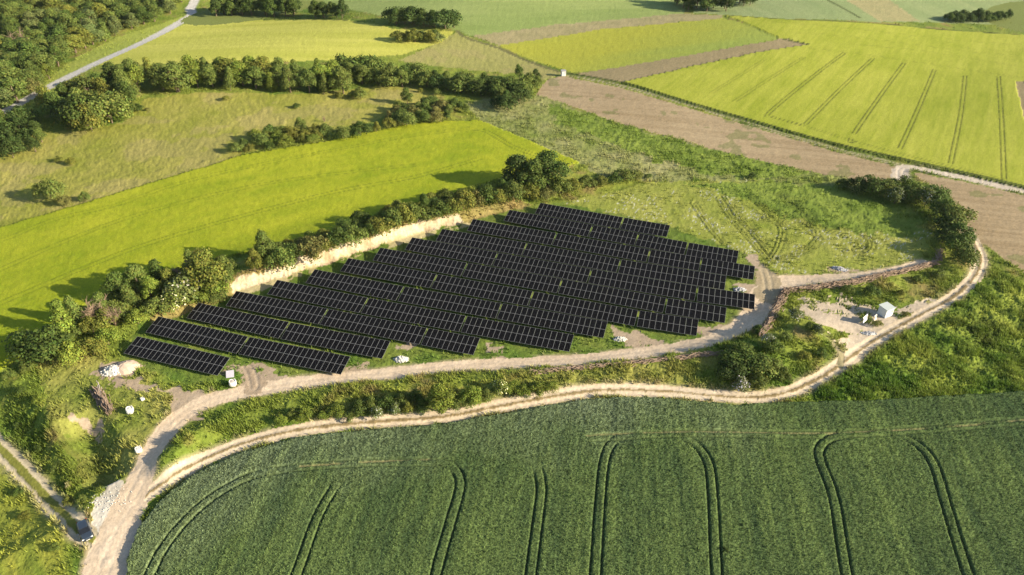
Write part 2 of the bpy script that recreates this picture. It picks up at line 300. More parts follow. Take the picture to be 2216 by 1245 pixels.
        pl = gp(pts, 5); d, s, a = dpl(X, Y, pl, 8)
        for off in (-.0, .9):
            k = (np.abs(d-off) < w) & (lab == 0); dz[k] -= .08; col[k] = col[k]*.80
        k = (np.abs(d-.45) < .25) & (lab == 0); dz[k] += .1
    # bare soil
    for i, pg in enumerate(SOILS+[TURN, YARD, YARD2]):
        m = pip(X+jx*6, Y+jy*6, gp(pg)) & (n2+.15*wn > .40)
        put(m, 10, (.30, .225, .15) if i < len(SOILS)+1 else (.40, .32, .23), (.42, .335, .245) if i < len(SOILS)+1 else (.54, .455, .35), n2*1.2-.1, .12)
    m = inn(CHALKPATCH, 3); put(m, 10, (.42, .37, .29), (.62, .58, .50), n2*1.3-.15, .18)
    # chalk face of the bank
    t, a = BANK_S.st(X, Y); d = np.abs(t); t = t+jx*2.6
    m = (d < 50) & (t > -.3) & (t < 2.9) & (a > 1.6)
    put(m, 9, (.33, .245, .135), (.56, .455, .315), n2*2.0+n3*1.2-.95+.2*sstep(3, 1.2, t), .7)
    m = (d < 50) & (t > -2.6) & (t < .2) & (a > 1.5) & (n2+.3*(n3-.5) > .46); put(m, 10, (.30, .27, .10), (.48, .41, .24), n2*1.6-.3, .25)
    m = (d < 50) & (t > 2.3) & (t < 4.4) & (a > 1.6) & (n2 > .42); put(m, 0, (.20, .18, .05), (.30, .22, .09), n2, .5)
    m = (d < 50) & (t > -.6) & (t < 3.5) & (a <= 1.6) & (a > .8); put(m, 0, (.17, .17, .04), (.30, .23, .09), n2*1.5-.2, .5)
    # roads
    def road(pts, wid, L, c1, c2, edge=.5, mid=0, rut=.75, cmid=(.13, .13, .04), rk=1.0):
        q = gp(pts); w = np.array(wid, float) if hasattr(wid, '__len__') else np.full(len(pts), float(wid))
        pl = smooth(np.c_[q, w], 6); d, s, a = dpl(X, Y, pl[:, :2].copy(), 8, pl[:, 2].copy())
        dd = d+(n3-.5)*edge*1.5+(jx)*edge
        m = dd < a
        e = (dd < a+.9) & ~m & (lab == 0); f = np.clip(1-(dd-a)/.9, 0, 1)*(n2 > .4)
        col[e] = col[e]*(1-.55*f[e][:, None])+np.array(c1)*.55*f[e][:, None]; dz[e] *= .6
        lab[m] = L
        r = rk*np.exp(-((d-rut)/.3)**2)*(.5+n1)
        tt = np.clip(n2*.55+n3*.35+r*.45-.12, 0, 1); col[m] = mix(c1, c2, tt[m]); dz[m] = (wn[m]-.5)*.05-r[m]*.09+(n3[m]-.5)*.12
        if mid:
            k = m & (d+(n3-.5)*.5 < mid) & (n2+.1*wn > .33); col[k] = np.array(cmid)*(.75+.6*n3[k][:, None]); dz[k] = .05+(wn[k]-.5)*.1
        return m
    road(LEFTT, 1.6, 8, (.36, .30, .18), (.52, .45, .32), .7, .6, 1.0, (.17, .175, .035))
    road(OUTER, 1.55, 8, (.47, .37, .25), (.66, .55, .405), .35, .30, .85, (.24, .18, .09))
    road(INNER, INNER_W, 7, (.50, .385, .265), (.70, .57, .425), .6, rk=.4)
    road([(205, 1330), (222, 1245), (250, 1170), (290, 1100)], [3.6, 3.4, 3.0, 2.0], 7, (.52, .405, .285), (.72, .595, .455), .6, rk=.35)
    road([(550, 838), (545, 810), (535, 795)], [2.0, 1.4, .6], 10, (.32, .24, .16), (.42, .335, .245), 1.2)
    road([(1665, 640), (1660, 600), (1650, 575)], [3.2, 2.4, .8], 10, (.31, .245, .15), (.40, .33, .22), 1.4)
    road([(1820, 790), (1812, 755), (1790, 730)], [.9, .8, .3], 10, (.25, .22, .11), (.36, .30, .19), 1.0)
    road(FTRACK, 1.1, 8, (.22, .20, .10), (.33, .29, .19), .5, .45, .9, (.15, .17, .05))
    road(JUNC, [2.6, 2.2, 1.7, 1.6, 1.6, 1.6, 1.6], 8, (.42, .35, .27), (.56, .50, .42), .6)
    road(FTRACK2, .9, 8, (.10, .105, .04), (.16, .15, .06), .5)
    m = road(PAVED, 2.3, 12, (.40, .385, .36), (.50, .485, .46), .1)
    def line(pl, w, c, am=.9):
        d, s_, a = dpl(X, Y, pl, 8); cov = np.clip((w-d)/cell+.5, 0, 1)*am*(.7+.6*n2); k = cov > 0; cv = cov[k].clip(0, .95)[:, None]
        col[k] = col[k]*(1-cv)+np.array(c)*cv
    for pts, w in FARLINES: line(gp(pts, 3), w, (.06, .075, .022))
    q = gp([(1230, 160), (1345, 180), (1480, 221), (1650, 270), (1800, 312), (1970, 351), (2216, 407), (2400, 453)], 4)
    line(q, 1.1, (.06, .085, .015), .85); line(q+np.array([.6, .9]), .35, (.03, .04, .01), .9)
    Z = Z+dz
    col *= (.93+.14*wn[:, None])
    ii = np.arange(ny*nx).reshape(ny, nx)
    quads = np.stack([ii[:-1, :-1].ravel(), ii[:-1, 1:].ravel(), ii[1:, 1:].ravel(), ii[1:, :-1].ravel()], 1)
    fl = lab[quads[:, 0]]
    V = np.c_[X, Y, Z]
    return V, quads, fl, np.clip(col, 0, 1), us, ys

def np_mesh(name, V, quads, col=None, mats=(), smooth_=False, tri=False):
    me = bpy.data.meshes.new(name); k = quads.shape[1]
    me.vertices.add(len(V)); me.vertices.foreach_set('co', np.ascontiguousarray(V, np.float32).ravel())
    me.loops.add(quads.size); me.loops.foreach_set('vertex_index', np.ascontiguousarray(quads, np.int32).ravel())
    me.polygons.add(len(quads)); me.polygons.foreach_set('loop_start', np.arange(0, quads.size, k, dtype=np.int32))
    try: me.polygons.foreach_set('loop_total', np.full(len(quads), k, np.int32))
    except Exception: pass
    me.update(calc_edges=True)
    if col is not None:
        at_ = me.color_attributes.new('Col', 'FLOAT_COLOR', 'POINT')
        at_.data.foreach_set('color', np.c_[col, np.ones(len(col))].astype(np.float32).ravel())
    if smooth_: me.polygons.foreach_set('use_smooth', np.ones(len(quads), bool))
    for m in mats: me.materials.append(m)
    return me
def link(name, me, parent=None, loc=None, rot=None):
    o = bpy.data.objects.new(name, me); COL.objects.link(o)
    if parent: o.parent = parent
    if loc is not None: o.location = loc
    if rot is not None: o.rotation_euler = rot
    return o
def tag(o, label, cat, group=None, kind=None):
    o['label'] = label; o['category'] = cat
    if group: o['group'] = group
    if kind: o['kind'] = kind
    return o
def thing(name, label, cat, loc, rz=0.0, group=None):
    o = bpy.data.objects.new(name, None); COL.objects.link(o); o.location = loc; o.rotation_euler = (0, 0, rz)
    o.empty_display_size = .5
    return tag(o, label, cat, group)

# ------------------------------------------------------------------ materials
def mat(name): 
    m = bpy.data.materials.new(name); m.use_nodes = True
    b = m.node_tree.nodes['Principled BSDF']; return m, m.node_tree, b
def land_mat(name, sc=2.4, lo=.72, hi=1.25, bump=.25, rough=1.0, sc2=9.0):
    m, t, b = mat(name); n = t.nodes; L = t.links
    a = n.new('ShaderNodeAttribute'); a.attribute_name = 'Col'
    tc = n.new('ShaderNodeTexCoord')
    nz = n.new('ShaderNodeTexNoise'); nz.inputs['Scale'].default_value = sc; nz.inputs['Detail'].default_value = 6; nz.inputs['Roughness'].default_value = .7
    L.new(tc.outputs['Object'], nz.inputs['Vector'])
    mr = n.new('ShaderNodeMapRange'); mr.inputs['From Min'].default_value = .3; mr.inputs['From Max'].default_value = .7
    mr.inputs['To Min'].default_value = lo; mr.inputs['To Max'].default_value = hi; L.new(nz.outputs['Fac'], mr.inputs['Value'])
    mx = n.new('ShaderNodeVectorMath'); mx.operation = 'SCALE'; L.new(a.outputs['Color'], mx.inputs[0]); L.new(mr.outputs[0], mx.inputs['Scale'])
    L.new(mx.outputs[0], b.inputs['Base Color']); b.inputs['Roughness'].default_value = rough; b.inputs['Specular IOR Level'].default_value = .12
    bp = n.new('ShaderNodeBump'); bp.inputs['Strength'].default_value = bump; bp.inputs['Distance'].default_value = .25
    n2 = n.new('ShaderNodeTexNoise'); n2.inputs['Scale'].default_value = sc2; n2.inputs['Detail'].default_value = 3; L.new(tc.outputs['Object'], n2.inputs['Vector'])
    L.new(n2.outputs['Fac'], bp.inputs['Height']); L.new(bp.outputs[0], b.inputs['Normal'])
    return m
def plain(name, c, rough=.8, metal=0.0, spec=.3, var=.25, sc=3.0):
    m, t, b = mat(name); n = t.nodes; L = t.links
    tc = n.new('ShaderNodeTexCoord'); nz = n.new('ShaderNodeTexNoise'); nz.inputs['Scale'].default_value = sc; nz.inputs['Detail'].default_value = 5
    L.new(tc.outputs['Object'], nz.inputs['Vector'])
    cr = n.new('ShaderNodeMix'); cr.data_type = 'RGBA'; L.new(nz.outputs['Fac'], cr.inputs[0])
    cr.inputs[6].default_value = (*[v*(1-var) for v in c], 1); cr.inputs[7].default_value = (*[min(1, v*(1+var)) for v in c], 1)
    L.new(cr.outputs[2], b.inputs['Base Color']); b.inputs['Roughness'].default_value = rough; b.inputs['Metallic'].default_value = metal
    b.inputs['Specular IOR Level'].default_value = spec
    return m
def leaf_mat(name):
    m, t, b = mat(name); n = t.nodes; L = t.links
    a = n.new('ShaderNodeAttribute'); a.attribute_name = 'Col'; oi = n.new('ShaderNodeObjectInfo')
    mx = n.new('ShaderNodeMix'); mx.data_type = 'RGBA'; mx.blend_type = 'MULTIPLY'; mx.inputs[0].default_value = 1
    L.new(a.outputs['Color'], mx.inputs[6]); L.new(oi.outputs['Color'], mx.inputs[7])
    L.new(mx.outputs[2], b.inputs['Base Color']); b.inputs['Roughness'].default_value = .75; b.inputs['Specular IOR Level'].default_value = .2
    tr = n.new('ShaderNodeBsdfTranslucent'); L.new(mx.outputs[2], tr.inputs['Color'])
    ms = n.new('ShaderNodeMixShader'); ms.inputs[0].default_value = .28
    L.new(b.outputs[0], ms.inputs[1]); L.new(tr.outputs[0], ms.inputs[2]); L.new(ms.outputs[0], n['Material Output'].inputs['Surface'])
    return m
M_GRASS = land_mat('grass_cover', 2.4, .72, 1.28, .35)
M_CROP = land_mat('cereal_canopy', 4.5, .68, 1.32, .35)
M_SOIL = land_mat('dry_soil', 1.3, .8, 1.16, .2)
M_GRAVEL = land_mat('gravel', 1.5, .82, 1.14, .12)
M_CHALK = land_mat('chalk_face', 1.6, .68, 1.22, .5)
M_LEAF = leaf_mat('foliage'); M_BARK = plain('bark', (.16, .12, .08), .95, var=.4, sc=6)
M_TWIG = plain('dry_twigs', (.24, .17, .115), .95, var=.45, sc=1.5)
M_LOG = plain('dead_branches', (.27, .195, .14), .95, var=.5, sc=1.2)

# ------------------------------------------------------------------ the land objects
V, Q, FL, CC, us_, ys_ = build_land()
LAND = {0: ('grass_ground', 'rough green and ochre grass covering the banks, verges and the solar yard', 'grass', M_GRASS), 1: ('dry_meadow', 'dry tan and green meadow grass on the left hillside', 'meadow', M_GRASS), 2: ('hill_barley_field', 'yellow-green barley field sloping behind the hedge and chalk bank', 'crop field', M_CROP),
        3: ('ploughed_field', 'bare brown ploughed soil between the meadow and the yellow field', 'field', M_SOIL), 4: ('yellow_barley_field', 'bright yellow barley field with paired wheel tracks at upper right', 'crop field', M_CROP), 5: ('far_green_field', 'pale green fields along the top of the view', 'crop field', M_CROP),
        6: ('wheat_field', 'dark green wheat field with curving wheel tracks in the foreground', 'crop field', M_CROP), 7: ('gravel_road', 'pale gravel road running along the front of the solar rows', 'road', M_GRAVEL), 8: ('dirt_track', 'two-rut dirt tracks curving round the solar yard and fields', 'track', M_GRAVEL),
        9: ('chalk_bank', 'cream chalk face cut behind the upper left of the solar rows', 'bank', M_CHALK), 10: ('bare_ground', 'patches of bare sandy earth and rubble dust in the yard', 'ground', M_SOIL), 11: ('far_yellow_field', 'yellow crop strips beyond the tree belt', 'crop field', M_CROP), 12: ('paved_road', 'narrow pale paved road beside the wood', 'road', M_GRAVEL)}
for L_, (nm, lb, ct, mt) in LAND.items():
    q = Q[FL == L_]
    if len(q) == 0: continue
    u, inv = np.unique(q.ravel(), return_inverse=True)
    o = link(nm, np_mesh(nm, V[u], inv.reshape(q.shape), CC[u], [mt], smooth_=L_ not in (2, 4, 6)))
    tag(o, lb, ct, kind='structure')
# land far outside the picture, out to the horizon
def outer_land():
    vs = []; fs = []
    g = [-2600, -1500, -600, 0, 600, 1500, 2600]; h = [-1200, -300, 40, 300, 620, 1500, 3000]
    for y in h:
        for x in g: vs.append((x, y, -3.5))
    n = len(g)
    for j in range(len(h)-1):
        for i in range(n-1): fs.append((j*n+i, j*n+i+1, (j+1)*n+i+1, (j+1)*n+i))
    c = np.tile(np.array([[.16, .19, .05]]), (len(vs), 1))
    o = link('ground', np_mesh('ground', np.array(vs, float), np.array(fs), c, [M_GRASS])); tag(o, 'green farmland stretching away beyond the fields', 'ground', kind='structure')
outer_land()

# ------------------------------------------------------------------ rough grass tufts and weeds (uncountable)
def tufts():
    rng = np.random.default_rng(11)
    sel = np.where(FL == 0)[0]; c = V[Q[sel]].mean(1); cc = CC[Q[sel][:, 0]]
    r = np.hypot(c[:, 0], c[:, 1]); w = np.ones(len(sel))
    zones = {'w': (pip(c[:, 0], c[:, 1], gp(WEEDS)), 2.2), 'e': (pip(c[:, 0], c[:, 1], gp(EMBANK)), .6), 'c': (pip(c[:, 0], c[:, 1], gp(CORNER)), .12), 'f': (pip(c[:, 0], c[:, 1], gp(FLOWER)), .2), 'y': (pip(c[:, 0], c[:, 1], gp(YARDL)), .22), 'a': (pip(c[:, 0], c[:, 1], gp(ARRAYG)), .10)}
    for m, k in zones.values(): w[m] = k
    nz = fbm(c[:, 0], c[:, 1], 3.2, 77, 3); w *= sstep(.36, .68, nz)+.08
    w[c[:, 1] > 260] *= .4
    p = w/w.sum(); n = 95000
    k = rng.choice(len(sel), n, p=p); P = c[k]+np.c_[(rng.random((n, 2))-.5)*.5, np.full(n, -.08)]
    K = 4; base = np.repeat(P, K, 0); N = n*K
    a = rng.random(N)*6.283; hh = np.repeat((.35+.55*rng.random(n))*(.75+.5*sstep(.4, .75, nz[k])), K)*(.6+.6*rng.random(N)); sp = .15+.3*rng.random(N)
    tip = base+np.c_[np.cos(a)*hh*sp*2, np.sin(a)*hh*sp*2, hh]
    wv = np.c_[-np.sin(a), np.cos(a), np.zeros(N)]*(.05+.08*rng.random(N))[:, None]
    b0 = base+wv; b1 = base-wv
    VV = np.stack([b0, b1, tip], 1).reshape(-1, 3)
    cl = np.repeat(cc[k], K, 0)*(.95+.8*rng.random((N, 1))); cl = np.repeat(cl, 3, 0)
    o = link('rough_grass', np_mesh('rough_grass', VV, np.arange(N*3).reshape(-1, 3), np.clip(cl, 0, 1), [M_LEAF]))
    tag(o, 'tufts of tall rough grass and weeds on the banks and verges', 'grass', kind='stuff')
tufts()
def cereal():
    rng = np.random.default_rng(12); sel = np.where(FL == 6)[0]; c = V[Q[sel]]
    area = np.abs((c[:, 1, 0]-c[:, 0, 0])*(c[:, 3, 1]-c[:, 0, 1])); hi = c[:, :, 2].min(1) > terrain(c[:, 0, 0], c[:, 0, 1])+.5
    inside = (np.abs(c[:, 0, 0]/(c[:, 0, 1]*cP+CAM_H*sP)) < .74) & (c[:, 0, 1] > 60); p = area*hi*inside; p /= p.sum(); n = 150000
    k = rng.choice(len(sel), n, p=p); u = rng.random((n, 1)); w = rng.random((n, 1))
    P = c[k, 0]+(c[k, 1]-c[k, 0])*u+(c[k, 3]-c[k, 0])*w; P[:, 2] -= .12
    a = rng.random(n)*6.283; h = .22+.12*rng.random(n); tip = P+np.c_[np.cos(a)*.12+.05, np.sin(a)*.12, h]
    wv = np.c_[-np.sin(a), np.cos(a), np.zeros(n)]*(.035+.04*rng.random(n))[:, None]
    VV = np.stack([P+wv, P-wv, tip-wv*.5, tip+wv*.5], 1).reshape(-1, 3); cl = CC[Q[sel[k], 0]]*(1.1+.6*rng.random((n, 1)))
    o = link('cereal_plants', np_mesh('cereal_plants', VV, np.arange(n*4).reshape(-1, 4), np.clip(np.repeat(cl, 4, 0), 0, 1), [M_LEAF]))
    tag(o, 'upright green cereal plants standing in the dark wheat field', 'crop', kind='stuff')
cereal()

# ------------------------------------------------------------------ trees and bushes
def tube(pts, rads, seg=6):
    vs = []; fs = []
    pts = [Vector(p) for p in pts]
    for i, p in enumerate(pts):
        d = (pts[min(i+1, len(pts)-1)]-pts[max(i-1, 0)]).normalized()
        u = d.orthogonal().normalized(); v = d.cross(u)
        for k in range(seg):
            a = 2*math.pi*k/seg; vs.append(p+(u*math.cos(a)+v*math.sin(a))*rads[i])
    for i in range(len(pts)-1):
        for k in range(seg): fs.append((i*seg+k, i*seg+(k+1) % seg, (i+1)*seg+(k+1) % seg, (i+1)*seg+k))
    return vs, fs
def join(parts):
    V_ = []; F_ = []
    for v, f in parts:
        o = len(V_); V_ += [tuple(p) for p in v]; F_ += [tuple(i+o for i in q) for q in f]
    return V_, F_
def pmesh(name, vf, mats):
    me = bpy.data.meshes.new(name); me.from_pydata(vf[0], [], vf[1]); me.update()
    for m in (mats if isinstance(mats, (list, tuple)) else [mats]): me.materials.append(m)
    return me
def crown_mesh(name, rng, lobes, n, size, tone=(.125, .165, .034), white=0.0, flatn=0.0):
    C = np.array([l[:3] for l in lobes]); R = np.array([l[3:6] for l in lobes])
    w = (R.prod(1))**(2/3); w /= w.sum(); k = rng.choice(len(lobes), n, p=w)
    d = rng.normal(size=(n, 3)); d /= np.linalg.norm(d, axis=1)[:, None]
    low = d[:, 2] < -.35; d[low, 2] *= -1
    # clumps: pull directions towards random bunch centres so that the outline is uneven
    bun = rng.normal(size=(len(lobes)*9, 3)); bun /= np.linalg.norm(bun, axis=1)[:, None]
    bi = k*9+rng.integers(0, 9, n); bd = bun[bi]; bd[:, 2] = np.where(bd[:, 2] < -.3, -bd[:, 2], bd[:, 2])
    mixv = rng.random(n)[:, None]*.75; d = d*(1-mixv)+bd*mixv; d /= np.linalg.norm(d, axis=1)[:, None]
    rad = .60+.45*rng.random(n)**.6+rng.exponential(.07, n)+.2*rng.normal(size=n)*mixv[:, 0]
    P = C[k]+d*R[k]*rad[:, None]
    inside = np.zeros(n, bool)
    for j in range(len(lobes)):
        q = np.linalg.norm((P-C[j])/R[j], axis=1); inside |= (q < .6) & (k != j)
    P = P[~inside]; d = d[~inside]; k = k[~inside]; bi = bi[~inside]; n = len(P)
    P[:, 2] = np.maximum(P[:, 2], .08)
    nn = d+rng.normal(size=(n, 3))*.42; nn[:, 2] += flatn; nn /= np.linalg.norm(nn, axis=1)[:, None]
    a = np.cross(nn, rng.normal(size=(n, 3))); a /= np.linalg.norm(a, axis=1)[:, None]; b = np.cross(nn, a)
    s = size*(.55+.8*rng.random(n))[:, None]; t = s*(.55+.5*rng.random(n))[:, None]
    VV = np.stack([P-a*s*.5, P+b*t*.5, P+a*s*.5, P-b*t*.5], 1).reshape(-1, 3)
    lob = .82+.36*rng.random(len(lobes)); bt = .85+.3*rng.random(len(lobes)*9)
    c = np.array(tone)[None, :]*(lob[k]*bt[bi]*(.7+.6*rng.random(n)))[:, None]
    c[:, 0] *= (.85+.35*rng.random(n))
    if white: 
        wm = (rng.random(n) < white*2.2) & (bt[bi] > 1.0); c[wm] = (.62, .62, .5)
    return np_mesh(name, VV, np.arange(n*4).reshape(-1, 4), np.repeat(np.clip(c, 0, 1), 4, 0), [M_LEAF])
def trunk_mesh(name, rng, h, r, lobes, seg=6):
    parts = []; p = [(0, 0, -.4)]; x = y = 0
    for i in range(1, 6):
        x += rng.normal()*.06*h/6; y += rng.normal()*.06*h/6; p.append((x, y, h*.72*i/5))
    parts.append(tube(p, [r*1.25, r, r*.85, r*.7, r*.5, r*.2], seg))
    for l in lobes[:6]:
        z0 = h*(.18+.25*rng.random()); s0 = (x*z0/h, y*z0/h, z0)
        mid = ((s0[0]+l[0])*.5, (s0[1]+l[1])*.5, (z0+l[2])*.5+.05*h)
        parts.append(tube([s0, mid, (l[0], l[1], l[2])], [r*.45, r*.3, r*.08], 5))
    return pmesh(name, join(parts), M_BARK)
PROTO = {}
def protos():
    for v in range(4):     # broad deciduous tree, 9 m
        rng = np.random.default_rng(100+v); lobes = []
        for i in range(7):
            a = i*6.283/7+rng.random()*.6; rr = 1.5+.7*rng.random(); w_ = 1.0+1.0*rng.random(); lobes.append((math.cos(a)*rr, math.sin(a)*rr, 3.0+2.3*rng.random(), w_, w_*(.8+.4*rng.random()), w_*(.8+.5*rng.random())))
        for i in range(4):
            a = rng.random()*6.283; rr = .9*rng.random(); lobes.append((math.cos(a)*rr, math.sin(a)*rr, 5.8+1.6*rng.random(), 1.3+.5*rng.random(), 1.3+.5*rng.random(), 1.4+.3*rng.random()))
        for i in range(3):
            a = rng.random()*6.283; rr = 2.0; lobes.append((math.cos(a)*rr, math.sin(a)*rr, 1.9+.6*rng.random(), 1.2, 1.2, 1.2))
        PROTO['broad', v] = (crown_mesh('broad_crown', rng, lobes, 5200, .40), trunk_mesh('broad_trunk', rng, 8.6, .24, lobes))
    for v in range(3):     # narrow upright tree, 9 m
        rng = np.random.default_rng(200+v); lobes = []
        for i in range(8):
            z = 1.6+i*.85; a = rng.random()*6.283; rr = .8*rng.random()*(1-z/11); w = (1.75-.13*i)*(.85+.3*rng.random()); lobes.append((math.cos(a)*rr, math.sin(a)*rr, z, w, w, w*1.05))
        PROTO['narrow', v] = (crown_mesh('narrow_crown', rng, lobes, 3400, .38), trunk_mesh('narrow_trunk', rng, 8.6, .17, lobes))
    for v in range(4):     # rounded bush, about 4 m high and 5 m wide
        rng = np.random.default_rng(300+v); lobes = []
        for i in range(7):
            a = i*6.283/6+rng.random(); rr = (1.35+.5*rng.random())*(i < 6); w = 1.05+.45*rng.random(); lobes.append((math.cos(a)*rr, math.sin(a)*rr, 1.1+.9*rng.random()+(1.0 if i == 6 else 0), w, w, w*1.05))
        PROTO['bush', v] = (crown_mesh('bush_crown', rng, lobes, 2600, .30), trunk_mesh('bush_stems', rng, 2.6, .09, lobes))
    for v in range(2):     # flowering elder
        rng = np.random.default_rng(400+v); lobes = []
        for i in range(6):
            a = i*6.283/5+rng.random(); rr = 1.2*(i < 5); w = 1.0+.4*rng.random(); lobes.append((math.cos(a)*rr, math.sin(a)*rr, 1.3+.8*rng.random()+(1.0 if i == 5 else 0), w, w, w))
        PROTO['elder', v] = (crown_mesh('elder_crown', rng, lobes, 2200, .31, (.13, .165, .045), .11), trunk_mesh('elder_stems', rng, 2.6, .08, lobes))
    rng = np.random.default_rng(500); lobes = []
    for i in range(11):    # layered pine, 9 m
        z = 3.2+i*.5; a = i*2.4; rr = (2.3-.19*i); lobes.append((math.cos(a)*rr*.75, math.sin(a)*rr*.75, z, 1.3-.03*i, 1.3-.03*i, .42))
    PROTO['pine', 0] = (crown_mesh('pine_crown', rng, lobes, 2400, .42, (.15, .125, .05), 0, .5), trunk_mesh('pine_trunk', rng, 9, .26, lobes))
    for v in range(2):     # leafless twiggy shrub, 4 m
        rng = np.random.default_rng(600+v); parts = []; tw = []
        for i in range(9):
            a = rng.random()*6.283; lean = .25+.5*rng.random(); L = 2.6+1.6*rng.random()
            e = (math.cos(a)*lean*L*.8, math.sin(a)*lean*L*.8, L); m_ = (e[0]*.35, e[1]*.35, L*.5)
            parts.append(tube([(0, 0, -.2), m_, e], [.07, .05, .015], 4))
            for j in range(30):
                t = .3+.7*rng.random(); q = (e[0]*t*t, e[1]*t*t, L*t); d = rng.normal(size=3)*.55; d[2] = abs(d[2])+.1
                tw.append(tube([q, (q[0]+d[0], q[1]+d[1], q[2]+d[2])], [.03, .012], 3))
        lobes = [(0, 0, 1.0, 1.3, 1.3, .9), (.5, .2, 2.2, 1.0, 1.0, .9)]
        PROTO['bare', v] = (pmesh('bare_twigs', join(tw), M_TWIG), pmesh('bare_stems', join(parts), M_TWIG))
protos()
BASEH = {'broad': 8.6, 'narrow': 9.0, 'bush': 3.6, 'elder': 3.6, 'pine': 9.0, 'bare': 4.2}
NV = {'broad': 4, 'narrow': 3, 'bush': 4, 'elder': 2, 'pine': 1, 'bare': 2}
TONE = {'mid': (1, 1, 1), 'dark': (.62, .72, .66), 'light': (1.28, 1.26, .9), 'grey': (1.15, 1.1, 1.6), 'olive': (1.35, 1.12, .95), 'brown': (1.3, 1.0, 1.35), 'deep': (.48, .58, .6)}
rt = random.Random(5)
ORD = ['first', 'second', 'third', 'fourth', 'fifth', 'sixth', 'seventh', 'eighth', 'ninth', 'tenth', 'eleventh', 'twelfth', 'thirteenth', 'fourteenth', 'fifteenth', 'sixteenth', 'seventeenth', 'eighteenth', 'nineteenth', 'twentieth', 'twenty-first', 'twenty-second', 'twenty-third', 'twenty-fourth', 'twenty-fifth', 'twenty-sixth', 'twenty-seventh', 'twenty-eighth', 'twenty-ninth', 'thirtieth', 'thirty-first', 'thirty-second', 'thirty-third', 'thirty-fourth', 'thirty-fifth', 'thirty-sixth', 'thirty-seventh', 'thirty-eighth', 'thirty-ninth', 'fortieth']
KNAME = {'broad': 'broadleaf_tree', 'narrow': 'narrow_tree', 'bush': 'bush', 'elder': 'flowering_bush', 'pine': 'pine_tree', 'bare': 'bare_shrub'}
KCAT = {'broad': 'tree', 'narrow': 'tree', 'bush': 'bush', 'elder': 'bush', 'pine': 'tree', 'bare': 'shrub'}
def plant(kind, x, y, h, tone='mid', wide=1.0, label='', group=None, var=None):
    v = rt.randrange(NV[kind]) if var is None else var
    s = h/BASEH[kind]; c_, t_ = PROTO[kind, v]
    r = thing(KNAME[kind], label, KCAT[kind], (x, y, hgt(x, y)-.05), rt.random()*6.283, group)
    w = s*wide*(.84+.34*rt.random()); r.scale = (w, w*(.9+.2*rt.random()), s); r.rotation_euler = (rt.gauss(0, .05), rt.gauss(0, .05), r.rotation_euler[2])
    cr = link('twigs' if kind == 'bare' else 'crown', c_, r); tr = link('stems' if kind in ('bush', 'elder', 'bare') else 'trunk', t_, r)
    T = TONE[tone]; j = .85+.3*rt.random(); g = .95+.1*rt.random()
    cr.color = (T[0]*j*g, T[1]*j, T[2]*j, 1)
    return r
WORDS = {'mid': 'green', 'dark': 'dark green', 'light': 'light green', 'grey': 'grey-green', 'olive': 'olive', 'brown': 'brownish', 'deep': 'blackish green'}
KWORD = {'broad': 'broadleaf tree', 'narrow': 'narrow tree', 'bush': 'bush', 'elder': 'white-flowered bush', 'pine': 'pine', 'bare': 'leafless shrub'}
def hedge(items, where, group):
    """items: (px, py, height, kind, tone[, wide]); labelled in order from the left"""
    items = sorted(items, key=lambda i: i[0]); n = len(items)
    for i, it in enumerate(items):
        px, py, h, k, tn = it[:5]; x, y = at(px, py)
        o = 'leftmost' if i == 0 else ('rightmost' if i == n-1 else ORD[i]+' from left')
        sz = {0: 'low', 1: 'small', 2: 'tall'}[0 if h < 2 else (1 if h < 5 else 2)] if k in ('bush', 'elder') else ('tall' if h > 7.5 else 'small')
        plant(k, x, y, h, tn, it[5] if len(it) > 5 else 1.0, '%s %s %s, %s in %s' % (sz, WORDS[tn], KWORD[k], o, where), group)
def grove(poly, sp, kinds, tones, hs, where, group, seed, order=True, wide=1.0):
    r = random.Random(seed); pg = gp(poly); pts = []
    x0, y0 = pg.min(0); x1, y1 = pg.max(0)
    for i in range(6000):
        x = r.uniform(x0, x1); y = r.uniform(y0, y1)
        if not pip(np.array([x]), np.array([y]), pg)[0]: continue
        if all((x-a)**2+(y-b)**2 > sp*sp for a, b in pts): pts.append((x, y))
    it = []
    for x, y in pts:
        px, py = proj(x, y, hgt(x, y)); it.append((px, py, r.uniform(*hs), r.choice(kinds), r.choice(tones), wide))
    if order: hedge(it, where, group)
    else:
        for px, py, h, k, tn, w in it:
            x, y = at(px, py); plant(k, x, y, h, tn, w, '%s %s %s' % (WORDS[tn], KWORD[k], where), group+', '+WORDS[tn])
    print(where, len(it)); return len(it)
